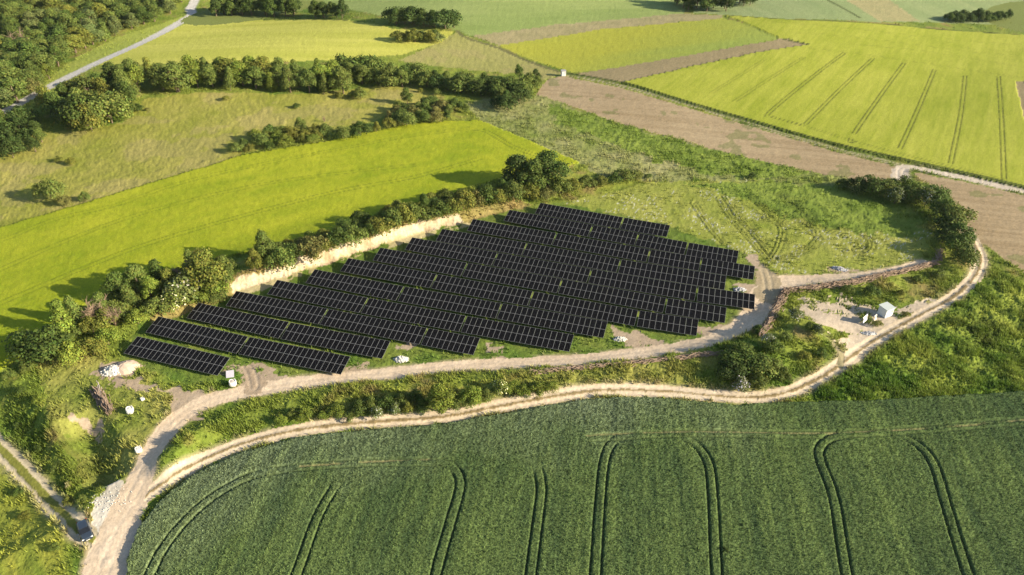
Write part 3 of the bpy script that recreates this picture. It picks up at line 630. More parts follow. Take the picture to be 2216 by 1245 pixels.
# hedgerow above the chalk bank, left to right
hedge([(148, 728, 9.5, 'narrow', 'light', 1.15), (212, 700, 5.5, 'bare', 'mid', 1.1), (158, 782, 4.6, 'bush', 'light', 1.0), (205, 770, 4.0, 'bush', 'olive'), (235, 745, 3.6, 'bush', 'light'), (250, 705, 4.4, 'bare', 'mid'), (255, 690, 4.2, 'bush', 'mid'),
       (292, 668, 6.8, 'narrow', 'mid', 1.1), (300, 700, 3.4, 'bush', 'light', 1.0), (318, 690, 3.0, 'bush', 'light'), (330, 652, 7.2, 'broad', 'light', .75), (345, 680, 4.0, 'bush', 'mid'), (372, 640, 6.6, 'broad', 'olive', .8), (385, 670, 4.4, 'elder', 'light'), (408, 645, 5.6, 'elder', 'mid'), (405, 612, 6.4, 'bare', 'mid', 1.1),
       (448, 628, 10.0, 'broad', 'olive', 1.1), (490, 618, 7.6, 'broad', 'mid', .95), (430, 660, 3.2, 'bush', 'light'), (470, 650, 3.2, 'bush', 'mid'), (120, 760, 5.5, 'bush', 'dark'), (172, 702, 8.0, 'narrow', 'mid', 1.1), (268, 652, 7.6, 'broad', 'dark', .9), (308, 638, 8.6, 'broad', 'mid', .9), (350, 626, 8.4, 'narrow', 'dark', 1.1), (232, 686, 7.0, 'broad', 'mid', .8), (92, 775, 6.0, 'bush', 'dark', 1.1), (425, 600, 8.0, 'narrow', 'mid', 1.1)],
      'the hedge left of the panels', 'hedgerow left of the solar rows')
hedge([(552, 588, 6.0, 'broad', 'olive', .7), (580, 562, 7.8, 'broad', 'mid', .7), (612, 580, 5.2, 'bush', 'mid', .9), (640, 560, 3.4, 'bush', 'dark'), (682, 556, 5.2, 'bush', 'brown', 1.05), (712, 545, 3.4, 'bush', 'olive'), (735, 530, 4.2, 'bush', 'dark', .9), (770, 528, 4.6, 'bush', 'mid', 1.1), (800, 512, 3.4, 'bush', 'dark'), (826, 505, 4.2, 'bush', 'olive'),
       (850, 492, 5.0, 'bush', 'mid', .9), (872, 485, 5.0, 'bush', 'olive', .9), (895, 478, 4.6, 'bush', 'mid'), (918, 470, 7.4, 'broad', 'dark', .6), (925, 478, 3.6, 'bush', 'mid'), (950, 470, 4.4, 'bush', 'dark'), (978, 462, 4.0, 'bush', 'olive'), (1003, 455, 5.6, 'bush', 'olive', .95), (1030, 446, 4.2, 'bush', 'brown'), (1052, 440, 5.4, 'bush', 'dark'), (1078, 440, 4.0, 'bush', 'olive'), (1085, 425, 6.0, 'broad', 'dark', .8), (1110, 432, 5.0, 'bush', 'mid'),
       (1120, 408, 11.0, 'broad', 'deep', 1.25), (1152, 414, 9.8, 'broad', 'dark', 1.15), (1150, 430, 4.0, 'bush', 'olive'), (1186, 407, 10.8, 'broad', 'dark', 1.25), (1182, 432, 3.4, 'bush', 'brown'), (1212, 420, 4.4, 'bush', 'mid'), (1240, 415, 4.0, 'bush', 'olive'), (1268, 408, 3.6, 'bush', 'mid'), (1300, 402, 2.8, 'bush', 'olive'), (1328, 397, 3.0, 'bush', 'dark'), (1352, 391, 3.6, 'bush', 'mid'), (1378, 388, 2.6, 'bush', 'olive'), (1402, 386, 1.4, 'bush', 'dark')],
      'the hedge above the chalk bank', 'hedge above the chalk bank')
grove([(548, 580), (700, 528), (860, 476), (1000, 445), (1060, 433), (1060, 418), (1000, 425), (860, 456), (700, 508), (560, 556)], 3.0, ['bush'], ['mid', 'olive', 'light', 'dark'], (1.6, 3.4), 'packed low in the hedge above the chalk bank', 'low bushes in the chalk bank hedge', 61, order=False, wide=1.15)
grove([(100, 790), (150, 750), (260, 690), (340, 650), (440, 640), (500, 640), (430, 600), (330, 640), (220, 690), (100, 750)], 3.0, ['bush'], ['mid', 'olive', 'light', 'light'], (1.8, 3.6), 'packed low in the hedge left of the panels', 'low bushes in the hedge left of the panels', 62, order=False, wide=1.1)
x, y = at(1568, 1196); plant('bush', x, y, 1.1, 'deep', .9, 'small dark weed clump standing in the wheat beside a wheel track')
# thicket at the right bend
hedge([(1822, 408, 2.6, 'bush', 'dark'), (1850, 414, 4.2, 'bush', 'deep'), (1885, 420, 5.0, 'bush', 'dark', 1.1), (1915, 428, 4.6, 'bush', 'mid', 1.1), (1945, 420, 5.0, 'bush', 'dark'), (1935, 440, 4.6, 'elder', 'mid', .9), (1975, 436, 5.2, 'bush', 'mid', 1.1), (2000, 448, 5.0, 'elder', 'mid', .9), (2020, 445, 5.6, 'bush', 'dark', 1.1), (2040, 470, 5.0, 'bush', 'dark', 1.0), (2058, 492, 6.0, 'bush', 'mid', 1.0), (2045, 505, 4.4, 'bush', 'deep'), (2070, 525, 5.0, 'bush', 'dark'), (2068, 552, 5.6, 'bush', 'dark', 1.0), (2085, 575, 4.6, 'bush', 'mid', .9), (2040, 525, 3.5, 'bush', 'deep')],
      'the thicket at the right bend', 'thicket at the right bend')
# bushes on the banks between the two roads
hedge([(780, 893, 2.6, 'bush', 'dark'), (805, 882, 2.4, 'bush', 'mid'), (838, 885, 2.6, 'bush', 'dark'), (870, 873, 2.4, 'bush', 'mid'), (902, 868, 2.3, 'bush', 'dark'), (730, 897, 2.0, 'bush', 'light'), (660, 903, 2.0, 'bush', 'light'), (635, 900, 1.6, 'bush', 'mid'), (1000, 882, 2.4, 'bush', 'mid'), (1052, 868, 2.4, 'bush', 'mid'), (1110, 848, 2.2, 'bush', 'light'), (1192, 846, 2.0, 'bush', 'light'), (958, 892, 6.4, 'broad', 'light', .85), (1022, 872, 3.6, 'bush', 'light', .9), (1085, 852, 3.0, 'elder', 'light', .9), (1130, 856, 2.2, 'bush', 'light'), (1165, 850, 2.4, 'bush', 'light'), (855, 900, 2.6, 'elder', 'mid', .8), (885, 893, 2.4, 'bush', 'olive', .8), (820, 905, 2.4, 'elder', 'mid', .8), (915, 890, 2.6, 'bush', 'dark'), (760, 906, 1.6, 'bush', 'mid'), (610, 915, 1.6, 'bush', 'light'), (700, 905, 1.4, 'bush', 'light')],
      'the bank between the two roads', 'bushes between the two roads')
hedge([(1580, 812, 3.2, 'bush', 'deep', 1.3), (1612, 792, 3.4, 'bush', 'dark', 1.4), (1648, 806, 3.3, 'bush', 'mid', 1.3), (1600, 770, 2.8, 'bush', 'dark', 1.3), (1602, 845, 2.8, 'elder', 'grey', 1.0), (1640, 840, 2.8, 'bush', 'mid'), (1690, 825, 3.0, 'bush', 'mid', .8), (1672, 760, 2.6, 'bush', 'dark'), (1660, 745, 2.4, 'elder', 'grey'), (1720, 690, 2.2, 'elder', 'mid'), (1770, 725, 2.4, 'elder', 'mid', .8), (1755, 715, 1.8, 'bush', 'dark'), (1738, 778, 2.0, 'bush', 'olive'), (1700, 735, 1.5, 'bush', 'mid'), (1775, 775, 2.2, 'bush', 'dark', .7), (1640, 722, 2.0, 'bush', 'dark')],
      'the mound below the bare yard', 'bushes on the mound by the bare yard')
hedge([(1835, 632, 1.8, 'bush', 'mid'), (1885, 640, 2.4, 'bush', 'dark', 1.1), (1985, 610, 1.6, 'bush', 'mid'), (2030, 600, 1.8, 'bush', 'mid'), (1948, 640, 1.4, 'bush', 'olive'), (1960, 685, 1.2, 'bush', 'olive'), (1898, 706, 1.3, 'bush', 'olive')], 'the weeds around the white hut', 'low bushes behind the white hut')
# left bank
hedge([(20, 820, 1.8, 'bush', 'mid'), (48, 850, 1.4, 'bush', 'dark'), (40, 925, 1.1, 'bush', 'dark'), (85, 975, 1.2, 'bush', 'dark'), (120, 1020, 1.2, 'bush', 'mid'), (150, 1055, 1.2, 'elder', 'olive', .8), (178, 1085, 1.1, 'bush', 'mid'), (90, 870, 1.6, 'bush', 'light'), (60, 800, 2.0, 'bush', 'mid'), (150, 1090, 1.4, 'bush', 'olive'), (55, 1120, 1.1, 'bush', 'olive'), (120, 1190, 1.2, 'bush', 'mid'), (40, 1070, 1.2, 'bush', 'dark')],
      'the scrub at the lower left', 'scrub on the lower left bank')
# scattered on the dry meadow
hedge([(113, 432, 5.6, 'bush', 'mid', 1.05), (145, 445, 2.8, 'bush', 'brown', .9), (185, 436, 2.8, 'bush', 'mid', .9), (155, 356, 2.2, 'bush', 'olive', .9), (128, 350, 1.6, 'bush', 'olive'), (490, 218, 1.8, 'bush', 'olive'), (642, 234, 1.6, 'bush', 'dark'), (703, 264, 2.0, 'bare', 'mid', .7), (652, 285, 5.0, 'broad', 'mid', .85), (320, 240, 1.2, 'bush', 'brown')], 'the scatter on the dry meadow', 'bushes scattered on the dry meadow')
grove([(508, 332), (545, 300), (600, 290), (660, 290), (712, 295), (700, 306), (600, 322), (530, 334)], 3.2, ['bush'], ['mid', 'olive', 'light', 'dark'], (2.2, 3.8), 'the patch above the hill barley', 'bush patch above the hill barley', 41)
grove([(715, 305), (830, 285), (835, 262), (860, 250), (900, 235), (1000, 235), (1015, 248), (930, 268), (860, 280), (760, 302)], 4.0, ['bush', 'bush', 'bush', 'broad'], ['mid', 'olive', 'dark', 'brown'], (2.8, 4.8), 'the scrub above the barley corner', 'scrub at the top corner of the hill barley', 42)
hedge([(882, 225, 6.0, 'broad', 'dark', .75), (780, 215, 4.0, 'bush', 'mid'), (765, 212, 2.6, 'bush', 'mid'), (945, 205, 2.4, 'bush', 'mid'), (735, 212, 2.0, 'bush', 'olive'), (910, 200, 1.6, 'bush', 'olive'), (1627, 386, 1.6, 'bush', 'deep'), (865, 240, 3.4, 'bush', 'light')], 'the line across the upper meadow', 'lone bushes across the upper meadow')
# tree belt
grove([(255, 205), (300, 175), (440, 172), (600, 170), (745, 172), (745, 205), (640, 210), (560, 198), (440, 196), (310, 205)], 5.4, ['broad', 'broad', 'narrow'], ['mid', 'light', 'olive', 'mid'], (7.5, 10.0), 'the belt above the dry meadow', 'tree belt above the dry meadow', 43, wide=1.12)
grove([(100, 250), (150, 215), (240, 190), (300, 195), (270, 265), (200, 285), (140, 275)], 5.2, ['broad', 'broad', 'bush'], ['mid', 'dark', 'olive', 'mid'], (7.5, 11.0), 'the clump left of the belt', 'clump at the left end of the tree belt', 44)
hedge([(383, 200, 9.0, 'pine', 'mid', 1.0), (215, 225, 7.0, 'bare', 'mid', 1.1), (285, 243, 3.6, 'bush', 'mid'), (300, 240, 2.2, 'bush', 'dark')], 'the front edge of the belt', 'front edge of the tree belt')
grove([(715, 168), (790, 165), (890, 182), (890, 195), (800, 188), (720, 182)], 4.6, ['broad', 'bush'], ['dark', 'mid', 'dark'], (6.0, 8.5), 'the middle of the tree belt', 'middle of the tree belt', 45)
grove([(895, 168), (920, 178), (1010, 185), (1060, 195), (1120, 200), (1165, 190), (1150, 212), (1100, 232), (1060, 215), (1000, 200), (920, 195)], 4.3, ['broad', 'bush', 'bush'], ['dark', 'mid', 'deep', 'mid'], (4.5, 6.8), 'the right tail of the belt', 'right tail of the tree belt', 46)
hedge([(1075, 232, 3.6, 'bush', 'deep'), (1098, 238, 5.0, 'bush', 'deep', .9), (1125, 172, 6.0, 'broad', 'dark', .8), (1160, 180, 5.5, 'broad', 'deep', .8)], 'the clump by the ploughed field', 'dark clump by the ploughed field')
grove([(-60, 345), (-60, 270), (40, 262), (95, 268), (90, 325), (40, 345)], 4.4, ['bush', 'bush', 'broad'], ['mid', 'deep', 'dark'], (3.0, 6.0), 'the scrub at the left edge', 'scrub at the left edge of the meadow', 47)
# far clumps
grove([(465, 38), (560, 36), (645, 38), (645, 30), (560, 28), (468, 30)], 4.4, ['broad'], ['dark', 'deep', 'dark'], (8.5, 10.5), 'the strip behind the yellow field', 'dark strip behind the far yellow field', 48)
grove([(675, 40), (745, 41), (745, 34), (676, 33)], 4.2, ['broad'], ['dark', 'deep'], (7.0, 8.5), 'the short clump beside that strip', 'short dark clump at the far field', 49)
grove([(856, 55), (900, 55), (985, 66), (985, 60), (900, 50), (857, 50)], 3.4, ['broad', 'bush'], ['deep', 'dark'], (6.5, 9.0), 'the row at the yellow corner', 'dark row at the far yellow field corner', 50)
grove([(858, 92), (955, 92), (950, 86), (862, 86)], 3.0, ['bush'], ['grey', 'dark', 'olive'], (4.0, 5.2), 'the row inside the yellow field', 'bush row inside the far yellow field', 51)
grove([(1470, 22), (1570, 28), (1575, 20), (1500, 8), (1460, 10)], 5.2, ['broad'], ['dark', 'deep'], (8.0, 9.5), 'the grove at the top edge', 'dark grove at the top', 52)
grove([(1582, 14), (1630, 14), (1630, 6), (1582, 6)], 4.0, ['broad'], ['deep', 'dark'], (6.0, 7.5), 'the small grove at the top', 'small dark grove at the top', 53)
grove([(2050, 48), (2165, 49), (2165, 44), (2060, 43)], 3.4, ['bush'], ['deep', 'dark'], (3.5, 4.8), 'the bush row at top right', 'bush row in the far right field', 54)
hedge([(2112, 46, 6.0, 'bush', 'deep', .8), (2178, 44, 5.0, 'bush', 'deep', .7)], 'the pair at top right', 'pair by the far right bush row')
# the wood at upper left
nw = grove([(-25, 250), (-25, -18), (408, -18), (406, 12), (330, 52), (250, 78), (170, 118), (100, 165), (60, 215), (0, 240)], 6.2, ['broad', 'broad', 'broad', 'broad', 'narrow'], ['mid', 'mid', 'grey', 'dark', 'dark', 'olive', 'mid'], (7.5, 10.5), 'crowded in the wood beside the paved road', 'trees of the wood', 55, order=False, wide=1.42)
hedge([(50, 118, 9.0, 'bare', 'mid', 1.2), (8, 150, 9.5, 'broad', 'brown', 1.0), (108, 172, 6.0, 'broad', 'light', .9), (75, 205, 5.0, 'bush', 'brown', .9), (260, 12, 9.0, 'bare', 'mid', 1.3)], 'the wood beside the road', 'odd trees of the wood')
print('wood trees', nw)

# ------------------------------------------------------------------ solar tables
ROWS = [
 [(297.6, 728.1, 20), (497.9, 774.4)], [(343.1, 685.1, 20), (538.9, 729.3, 20), (758.4, 772.0)], [(429.2, 655.4, 20), (627.4, 698, 20), (845, 739.1)], [(511.7, 630, 20), (710.4, 668.6, 20), (925.7, 710.4, 10), (1039.2, 731.8)],
 [(600.2, 606, 20), (797.5, 645.1, 20), (1009.7, 684.2, 20), (1242.3, 725)], [(681.2, 583, 20), (875.1, 620.3, 20), (1086.4, 656.7, 20), (1315, 696.6)], [(754.2, 558.7, 20), (946.5, 593.7, 20), (1154.5, 631, 20), (1382.9, 672.1, 10), (1511.7, 691.9)],
 [(823.2, 536.3, 20), (1011.9, 569.3, 20), (1217, 604.2, 20), (1443.7, 645, 10), (1572.5, 665.8)], [(892.1, 514.1, 20), (1077.8, 547.2, 20), (1280.5, 582.6, 20), (1510, 620, 10), (1634, 637.4)], [(957.2, 495.7, 20), (1140.8, 526.1, 20), (1344, 561.7, 20), (1572, 597.5)],
 [(1023.7, 474.4, 20), (1204.9, 505, 20), (1407.5, 540.2, 10), (1518.8, 558, 10), (1634, 576.6)], [(1102.9, 454.5, 20), (1283.3, 487.6, 10), (1382.7, 505.3, 10), (1489.5, 525.2, 10), (1598.6, 543.2)], [(1169.5, 439.3, 20), (1350, 471, 10), (1450.2, 488.1)]]
TILT = math.radians(13.3); MW, ML = 1.154, 2.29; ZT = 1.85
M_CELL = plain('solar_glass', (.0065, .0062, .0066), .28, spec=.10, var=.25, sc=.6)
M_ALU = plain('aluminium', (.25, .25, .245), .5, .25, .5, var=.12)
M_STEEL = plain('galvanised_steel', (.42, .43, .44), .55, .4, .5, var=.15)
def boxvf(x0, x1, y0, y1, z0, z1):
    v = [(x, y, z) for z in (z0, z1) for y in (y0, y1) for x in (x0, x1)]
    return v, [(0, 2, 3, 1), (4, 5, 7, 6), (0, 1, 5, 4), (2, 6, 7, 3), (0, 4, 6, 2), (1, 3, 7, 5)]
def module_mesh():
    w, l, t, f = 1.134/2, 2.278/2, .035, .030
    v = [(-w, -l, 0), (w, -l, 0), (w, l, 0), (-w, l, 0), (-w, -l, t), (w, -l, t), (w, l, t), (-w, l, t),
         (-w+f, -l+f, t), (w-f, -l+f, t), (w-f, l-f, t), (-w+f, l-f, t), (-w+f, -l+f, t-.004), (w-f, -l+f, t-.004), (w-f, l-f, t-.004), (-w+f, l-f, t-.004)]
    fs = [(0, 3, 2, 1), (0, 1, 5, 4), (1, 2, 6, 5), (2, 3, 7, 6), (3, 0, 4, 7), (4, 5, 9, 8), (5, 6, 10, 9), (6, 7, 11, 10), (7, 4, 8, 11), (8, 9, 13, 12), (9, 10, 14, 13), (10, 11, 15, 14), (11, 8, 12, 15), (12, 13, 14, 15)]
    me = pmesh('solar_module', (v, fs), [M_ALU, M_CELL]); me.polygons[13].material_index = 1
    return me
MOD = module_mesh()
LC = 2*ML*math.cos(TILT); LS = 2*ML*math.sin(TILT)
POSTS = {}
def post_mesh(h): 
    k = round(h, 2)
    if k not in POSTS: POSTS[k] = pmesh('support_post', boxvf(-.05, .05, -.035, .035, -.6, h), M_STEEL)
    return POSTS[k]
RAIL = {}
def rail_mesh(L):
    k = round(L, 1)
    if k not in RAIL: RAIL[k] = pmesh('mounting_rail', boxvf(-k/2, k/2, -.03, .03, -.09, -.005), M_STEEL)
    return RAIL[k]
RAFT = pmesh('rafter', boxvf(-.03, .03, -2.1, 2.1, -.2, -.1), M_STEEL)
for ri, row in enumerate(ROWS):
    nt_ = len(row)-1
    for ti in range(nt_):
        n = row[ti][2]; A = Vector(at_z(row[ti][0], row[ti][1], ZT)); B = Vector(at_z(row[ti+1][0], row[ti+1][1], ZT))
        d = (B-A).normalized()
        if ti > 0: A = A+d*.18
        if ti < nt_-1: B = B-d*.18
        L = (B-A).length; rz = math.atan2(d.y, d.x); mid = (A+B)/2
        back = Vector((-d.y, d.x))          # away from the low edge
        ctr = mid-back*(LC/2)
        rw = 'front row' if ri == 0 else ('rearmost row' if ri == len(ROWS)-1 else ORD[ri]+' row from the front')
        po = 'only table' if nt_ == 1 else ('leftmost' if ti == 0 else ('rightmost' if ti == nt_-1 else ORD[ti]+' from the left'))
        lb = ('%s black solar table, %s in the %s' % ('long' if n == 20 else 'short', po, rw)) if nt_ > 1 else 'long black solar table forming the single front row'
        root = thing('solar_table', lb, 'solar panel', (ctr.x, ctr.y, 0), rz, 'solar tables in stepped rows')
        zc = ZT-LS/2; p = L/n; sc = (p-.02)/1.134
        for c in range(n):
            for r in (0, 1):
                yy = (r-.5)*ML
                o = link('solar_module', MOD, root, (-L/2+(c+.5)*p, yy*math.cos(TILT), zc+yy*math.sin(TILT)), (TILT, 0, 0)); o.scale = (sc, 1, 1)
        for yy in (-1.7, -.6, .6, 1.7): link('mounting_rail', rail_mesh(L), root, (0, yy*math.cos(TILT), zc+yy*math.sin(TILT)), (TILT, 0, 0))
        npst = 6 if n == 20 else 3
        for k in range(npst):
            xx = -L/2+L*(k+.5)/npst
            link('rafter', RAFT, root, (xx, 0, zc), (TILT, 0, 0))
            for yy in (-1.35, 1.35): link('support_post', post_mesh(zc+yy*math.sin(TILT)-.1), root, (xx, yy*math.cos(TILT), 0))

# ------------------------------------------------------------------ dead-wood hedges, log heap, rubble
def sticks(pts, n, rad, hgt_, L0, L1, seed, along=.75, r0=.05, r1=.10):
    r = random.Random(seed); P = gp(pts, 4); parts = []
    seg = np.linalg.norm(np.diff(P, axis=0), axis=1); cum = np.r_[0, np.cumsum(seg)]
    for i in range(n):
        s = r.random()*cum[-1]; k = min(np.searchsorted(cum, s, 'right')-1, len(seg)-1); t = (s-cum[k])/seg[k]; c = P[k]+(P[k+1]-P[k])*t; dr = (P[k+1]-P[k])/seg[k]
        off = r.gauss(0, rad*.45); x = c[0]-dr[1]*off; y = c[1]+dr[0]*off; z = hgt(x, y)+max(.06, hgt_*(1-abs(off)/rad/1.6)*r.random()**.6)
        a = math.atan2(dr[1], dr[0])+r.gauss(0, 1-along)*1.2; el = r.gauss(0, .16); L = r.uniform(L0, L1)/2
        dv = Vector((math.cos(a)*math.cos(el), math.sin(a)*math.cos(el), math.sin(el))); c3 = Vector((x, y, z)); q = r.uniform(r0, r1)
        bend = Vector((r.gauss(0, .1), r.gauss(0, .1), r.gauss(0, .06)))*L
        parts.append(tube([c3-dv*L, c3+bend, c3+dv*L], [q, q*.9, q*.45], 4))
    return join(parts)
def stick_thing(name, label, cat, *a, group=None, m=None, **k):
    vf = sticks(*a, **k); x, y = at(*a[0][len(a[0])//2]); z = hgt(x, y); vf = ([(p[0]-x, p[1]-y, p[2]-z) for p in vf[0]], vf[1])
    o = link(name, pmesh(name, vf, m or M_LOG), None, (x, y, z)); return tag(o, label, cat, group)
stick_thing('dead_hedge', 'steep brushwood hedge of dead branches at the bend of the gravel road', 'dead hedge', [(1645, 728), (1662, 704), (1682, 668), (1696, 634)], 420, 1.0, 1.5, .9, 2.4, 1, group='dead-wood hedges')
stick_thing('dead_hedge', 'long brushwood hedge of dead branches leading right towards the thicket', 'dead hedge', [(1696, 632), (1780, 622), (1860, 610), (1950, 590), (2028, 570)], 900, .9, 1.1, .9, 2.4, 2, group='dead-wood hedges')
stick_thing('dead_hedge', 'low brushwood line of dead branches along the lower edge of the gravel road', 'dead hedge', [(1150, 806), (1250, 797), (1400, 783), (1500, 772), (1565, 764)], 520, .8, .5, .8, 2.0, 3, group='dead-wood hedges')
stick_thing('brush_pile', 'small upright heap of brushwood where the long dead hedge meets the thicket', 'brush pile', [(2030, 566), (2034, 545)], 90, .9, 1.2, .8, 1.9, 4)
stick_thing('log_pile', 'reddish brown heap of cut branches on the grass at lower left', 'log pile', [(210, 848), (222, 868), (238, 893)], 230, 1.0, 1.2, 1.0, 2.4, 5, along=.86, r0=.06, r1=.13)
M_PALEWOOD = plain('weathered_planks', (.42, .36, .31), .9, var=.25)
stick_thing('plank_stack', 'few pale weathered poles leaning on the upper end of the branch heap', 'poles', [(213, 838), (220, 856)], 9, .6, 1.3, 2.0, 3.2, 6, along=.93, r0=.07, r1=.1, m=M_PALEWOOD)
def rock(r, s):
    v = []; 
    for i, (th, ph) in enumerate([(0, 90), (0, 25), (72, 30), (144, 20), (216, 32), (288, 25), (36, -25), (108, -20), (180, -30), (252, -22), (324, -28), (0, -90)]):
        q = s*(.7+.55*r.random()); th += r.uniform(-14, 14)
        v.append((q*math.cos(math.radians(th))*math.cos(math.radians(ph)), q*math.sin(math.radians(th))*math.cos(math.radians(ph)), q*.8*math.sin(math.radians(ph))))
    f = [(0, i, i % 5+1) for i in range(1, 6)]+[(i, i+5, i % 5+1) for i in range(1, 6)]+[(i % 5+1, i+5, (i % 5)+6) for i in range(1, 6)]+[(11, (i % 5)+6, i+5) for i in range(1, 6)]
    return v, f
def rubble(px, py, rx, ry, h, n, s0, s1, m, label, seed, name='rubble_pile', rz=0.0):
    r = random.Random(seed); x0, y0 = at(px, py); z0 = hgt(x0, y0); parts = []
    K = 14; vs = [(0, 0, h)]; fs = []
    for j in (1, 2, 3, 4):
        for k in range(K):
            a = 6.283*k/K; q = j/4*(1+.15*r.random()); vs.append((math.cos(a)*rx*q, math.sin(a)*ry*q, h*(1-(j/4)**1.5)-.12*(j == 4)+r.uniform(-.06, .06)))
    for k in range(K): fs.append((0, 1+k, 1+(k+1) % K))
    for j in range(3):
        for k in range(K): fs.append((1+j*K+k, 1+(j+1)*K+k, 1+(j+1)*K+(k+1) % K, 1+j*K+(k+1) % K))
    if h > .08: parts.append((vs, fs))
    for i in range(n):
        q = r.random()**.55*1.08; a = r.random()*6.283; s = r.uniform(s0, s1); v, f = rock(r, s); z = h*(1-min(1, q)**1.5)+s*.2
        parts.append(([(p[0]+math.cos(a)*rx*q, p[1]+math.sin(a)*ry*q, p[2]+z) for p in v], f))
    o = link(name, pmesh(name, join(parts), m), None, (x0, y0, z0), (0, 0, rz)); return tag(o, label, 'rubble', 'rubble heaps' if name == 'rubble_pile' else None)
M_RUB = plain('chalk_rubble', (.52, .505, .46), .95, var=.3, sc=1.3); M_RUBG = plain('grey_rubble', (.40, .40, .41), .95, var=.45, sc=1.6); M_SAND = plain('pinkish_sand', (.50, .38, .29), .95, var=.12, sc=.8)
rubble(272, 796, 2.7, 2.3, 1.2, 0, .1, .2, M_SAND, 'smooth pinkish sand heap beside the front solar row', 1, 'sand_heap')
rubble(246, 803, 2.2, 1.6, 1.0, 130, .10, .32, M_RUB, 'big whitish rubble heap beside the sand heap', 2)
rubble(868, 779, 1.5, .95, .75, 70, .10, .24, M_RUB, 'pale rubble heap between the third row and the gravel road', 3)
rubble(1342, 735, 1.4, .8, .55, 60, .10, .24, M_RUB, 'pale stone heap below the right end of the sixth row', 4)
rubble(1600, 628, 1.5, .8, .6, 60, .12, .28, M_RUBG, 'grey and white stone heap between two right-hand row ends', 5)
rubble(1817, 583, 1.9, .8, .55, 80, .10, .24, M_RUBG, 'grey rubble heap on the grass right of the rows', 6, rz=-.5)
rubble(1880, 722, 1.6, .7, .3, 40, .08, .2, M_RUBG, 'low scatter of dark stones in front of the notice boards', 7, 'stone_scatter')
rubble(238, 1085, 3.2, 3.0, .05, 110, .04, .13, M_RUB, 'small chalk lumps on the white patch at the road fork', 8, 'chalk_lumps')

# ------------------------------------------------------------------ bulk bags
M_BAG = plain('white_woven_fabric', (.64, .63, .59), .8, var=.07); M_FILL = plain('gravel_fill', (.58, .50, .43), .95, var=.35, sc=9)
def bag(px, py, w, h, label, filled=False, rz=0.0):
    x, y = at(px, py); root = thing('bulk_bag', label, 'bulk bag', (x, y, hgt(x, y)), rz, 'white bulk bags'); n = 20; vs = []; fs = []
    prof = [(0, .80), (.06, .92), (.3, 1.05), (.6, 1.06), (.85, .98), (1.0, .90), (.97, .84), (.86, .82)]
    for z, q in prof:
        for k in range(n):
            a = 6.283*k/n; e = (abs(math.cos(a))**4+abs(math.sin(a))**4)**-.25; e = 1+(e-1)*.75
            vs.append((math.cos(a)*w/2*q*e, math.sin(a)*w/2*q*e, z*h+.02*math.sin(3*a)))
    for j in range(len(prof)-1):
        for k in range(n): fs.append((j*n+k, j*n+(k+1) % n, (j+1)*n+(k+1) % n, (j+1)*n+k))
    fs.append(tuple(range(n-1, -1, -1)))
    me = pmesh('sack', (vs, fs), M_BAG); me.polygons.foreach_set('use_smooth', [True]*len(me.polygons)); link('sack', me, root)
    top = [(0, 0, h*.98)]+[(math.cos(6.283*k/n)*w*.42*1.02, math.sin(6.283*k/n)*w*.42*1.02, h*.87) for k in range(n)]
    link('filling', pmesh('filling', (top, [(0, 1+k, 1+(k+1) % n) for k in range(n)]), M_FILL if filled else M_BAG), root)
    for a in (.785, 2.356, 3.927, 5.498):
        c, s = math.cos(a), math.sin(a); link('lifting_loop', pmesh('lifting_loop', tube([(c*w*.5, s*w*.5, h*.9), (c*w*.52, s*w*.52, h*1.08), (c*w*.42, s*w*.42, h*1.12), (c*w*.4, s*w*.4, h*.92)], [.035]*4, 4), M_BAG), root)
    return root
bag(283, 893, 1.25, 1.15, 'large white sack standing just right of the branch heap', rz=.3)
bag(309, 866, .7, .5, 'smallest white sack in the grass above the large one', rz=.8)
bag(301, 977, 1.1, .8, 'white slumped sack on the verge where the gravel road narrows', rz=.5)
bag(505, 834, 1.3, 1.15, 'cream sack filled with gravel at the corner of the front row', True, .2)
x, y = at(498, 818); z = hgt(x, y)
r_ = thing('leaning_board', 'lilac grey sheet leaning by the gravel-filled sack', 'board', (x, y, z), .2)
o = link('sheet', pmesh('sheet', boxvf(-.75, .75, -.04, .04, 0, 1.5), plain('grey_sheet', (.42, .40, .46), .6, var=.1)), r_, (0, 0, .05), (math.radians(-58), 0, 0))
link('prop', pmesh('prop', boxvf(-.04, .04, -.04, .04, 0, .75), M_STEEL), r_, (0, 1.0, 0))

# ------------------------------------------------------------------ white hut, notice boards, far field shed
def hut(name, label, cat, px, py, rz, w, d, h, roofc, wallc):
    x, y = at(px, py); r = thing(name, label, cat, (x, y, hgt(x, y)), rz); mw = plain('hut_wall', wallc, .7, var=.06); mr = plain('hut_roof', roofc, .6, var=.08)
    link('base', pmesh('base', boxvf(-w/2-.08, w/2+.08, -d/2-.08, d/2+.08, -.5, .15), M_RUBG), r)
    link('wall', pmesh('wall', boxvf(-w/2, w/2, -d/2, d/2, .15, h), mw), r)
    rv = boxvf(-w/2-.15, w/2+.15, -d/2-.15, d/2+.15, h, h+.14); vv = [(p[0], p[1], p[2]+(.10 if p[1] > 0 else 0)) for p in rv[0]]
    link('roof', pmesh('roof', (vv, rv[1]), mr), r)
    dr = link('door', pmesh('door', boxvf(-.45, .45, -.03, .0, .2, min(2.0, h-.15)), plain('hut_door', (.55, .57, .56), .6, var=.05)), r, (-w*.18, -d/2-.002, 0))
    link('handle', pmesh('handle', boxvf(.3, .36, -.08, -.03, 1.0, 1.16), M_STEEL), dr)
    link('vent', pmesh('vent', boxvf(-.3, .3, -.025, 0, h*.55, h*.8), M_STEEL), r, (w*.28, -d/2-.002, 0))
    return r
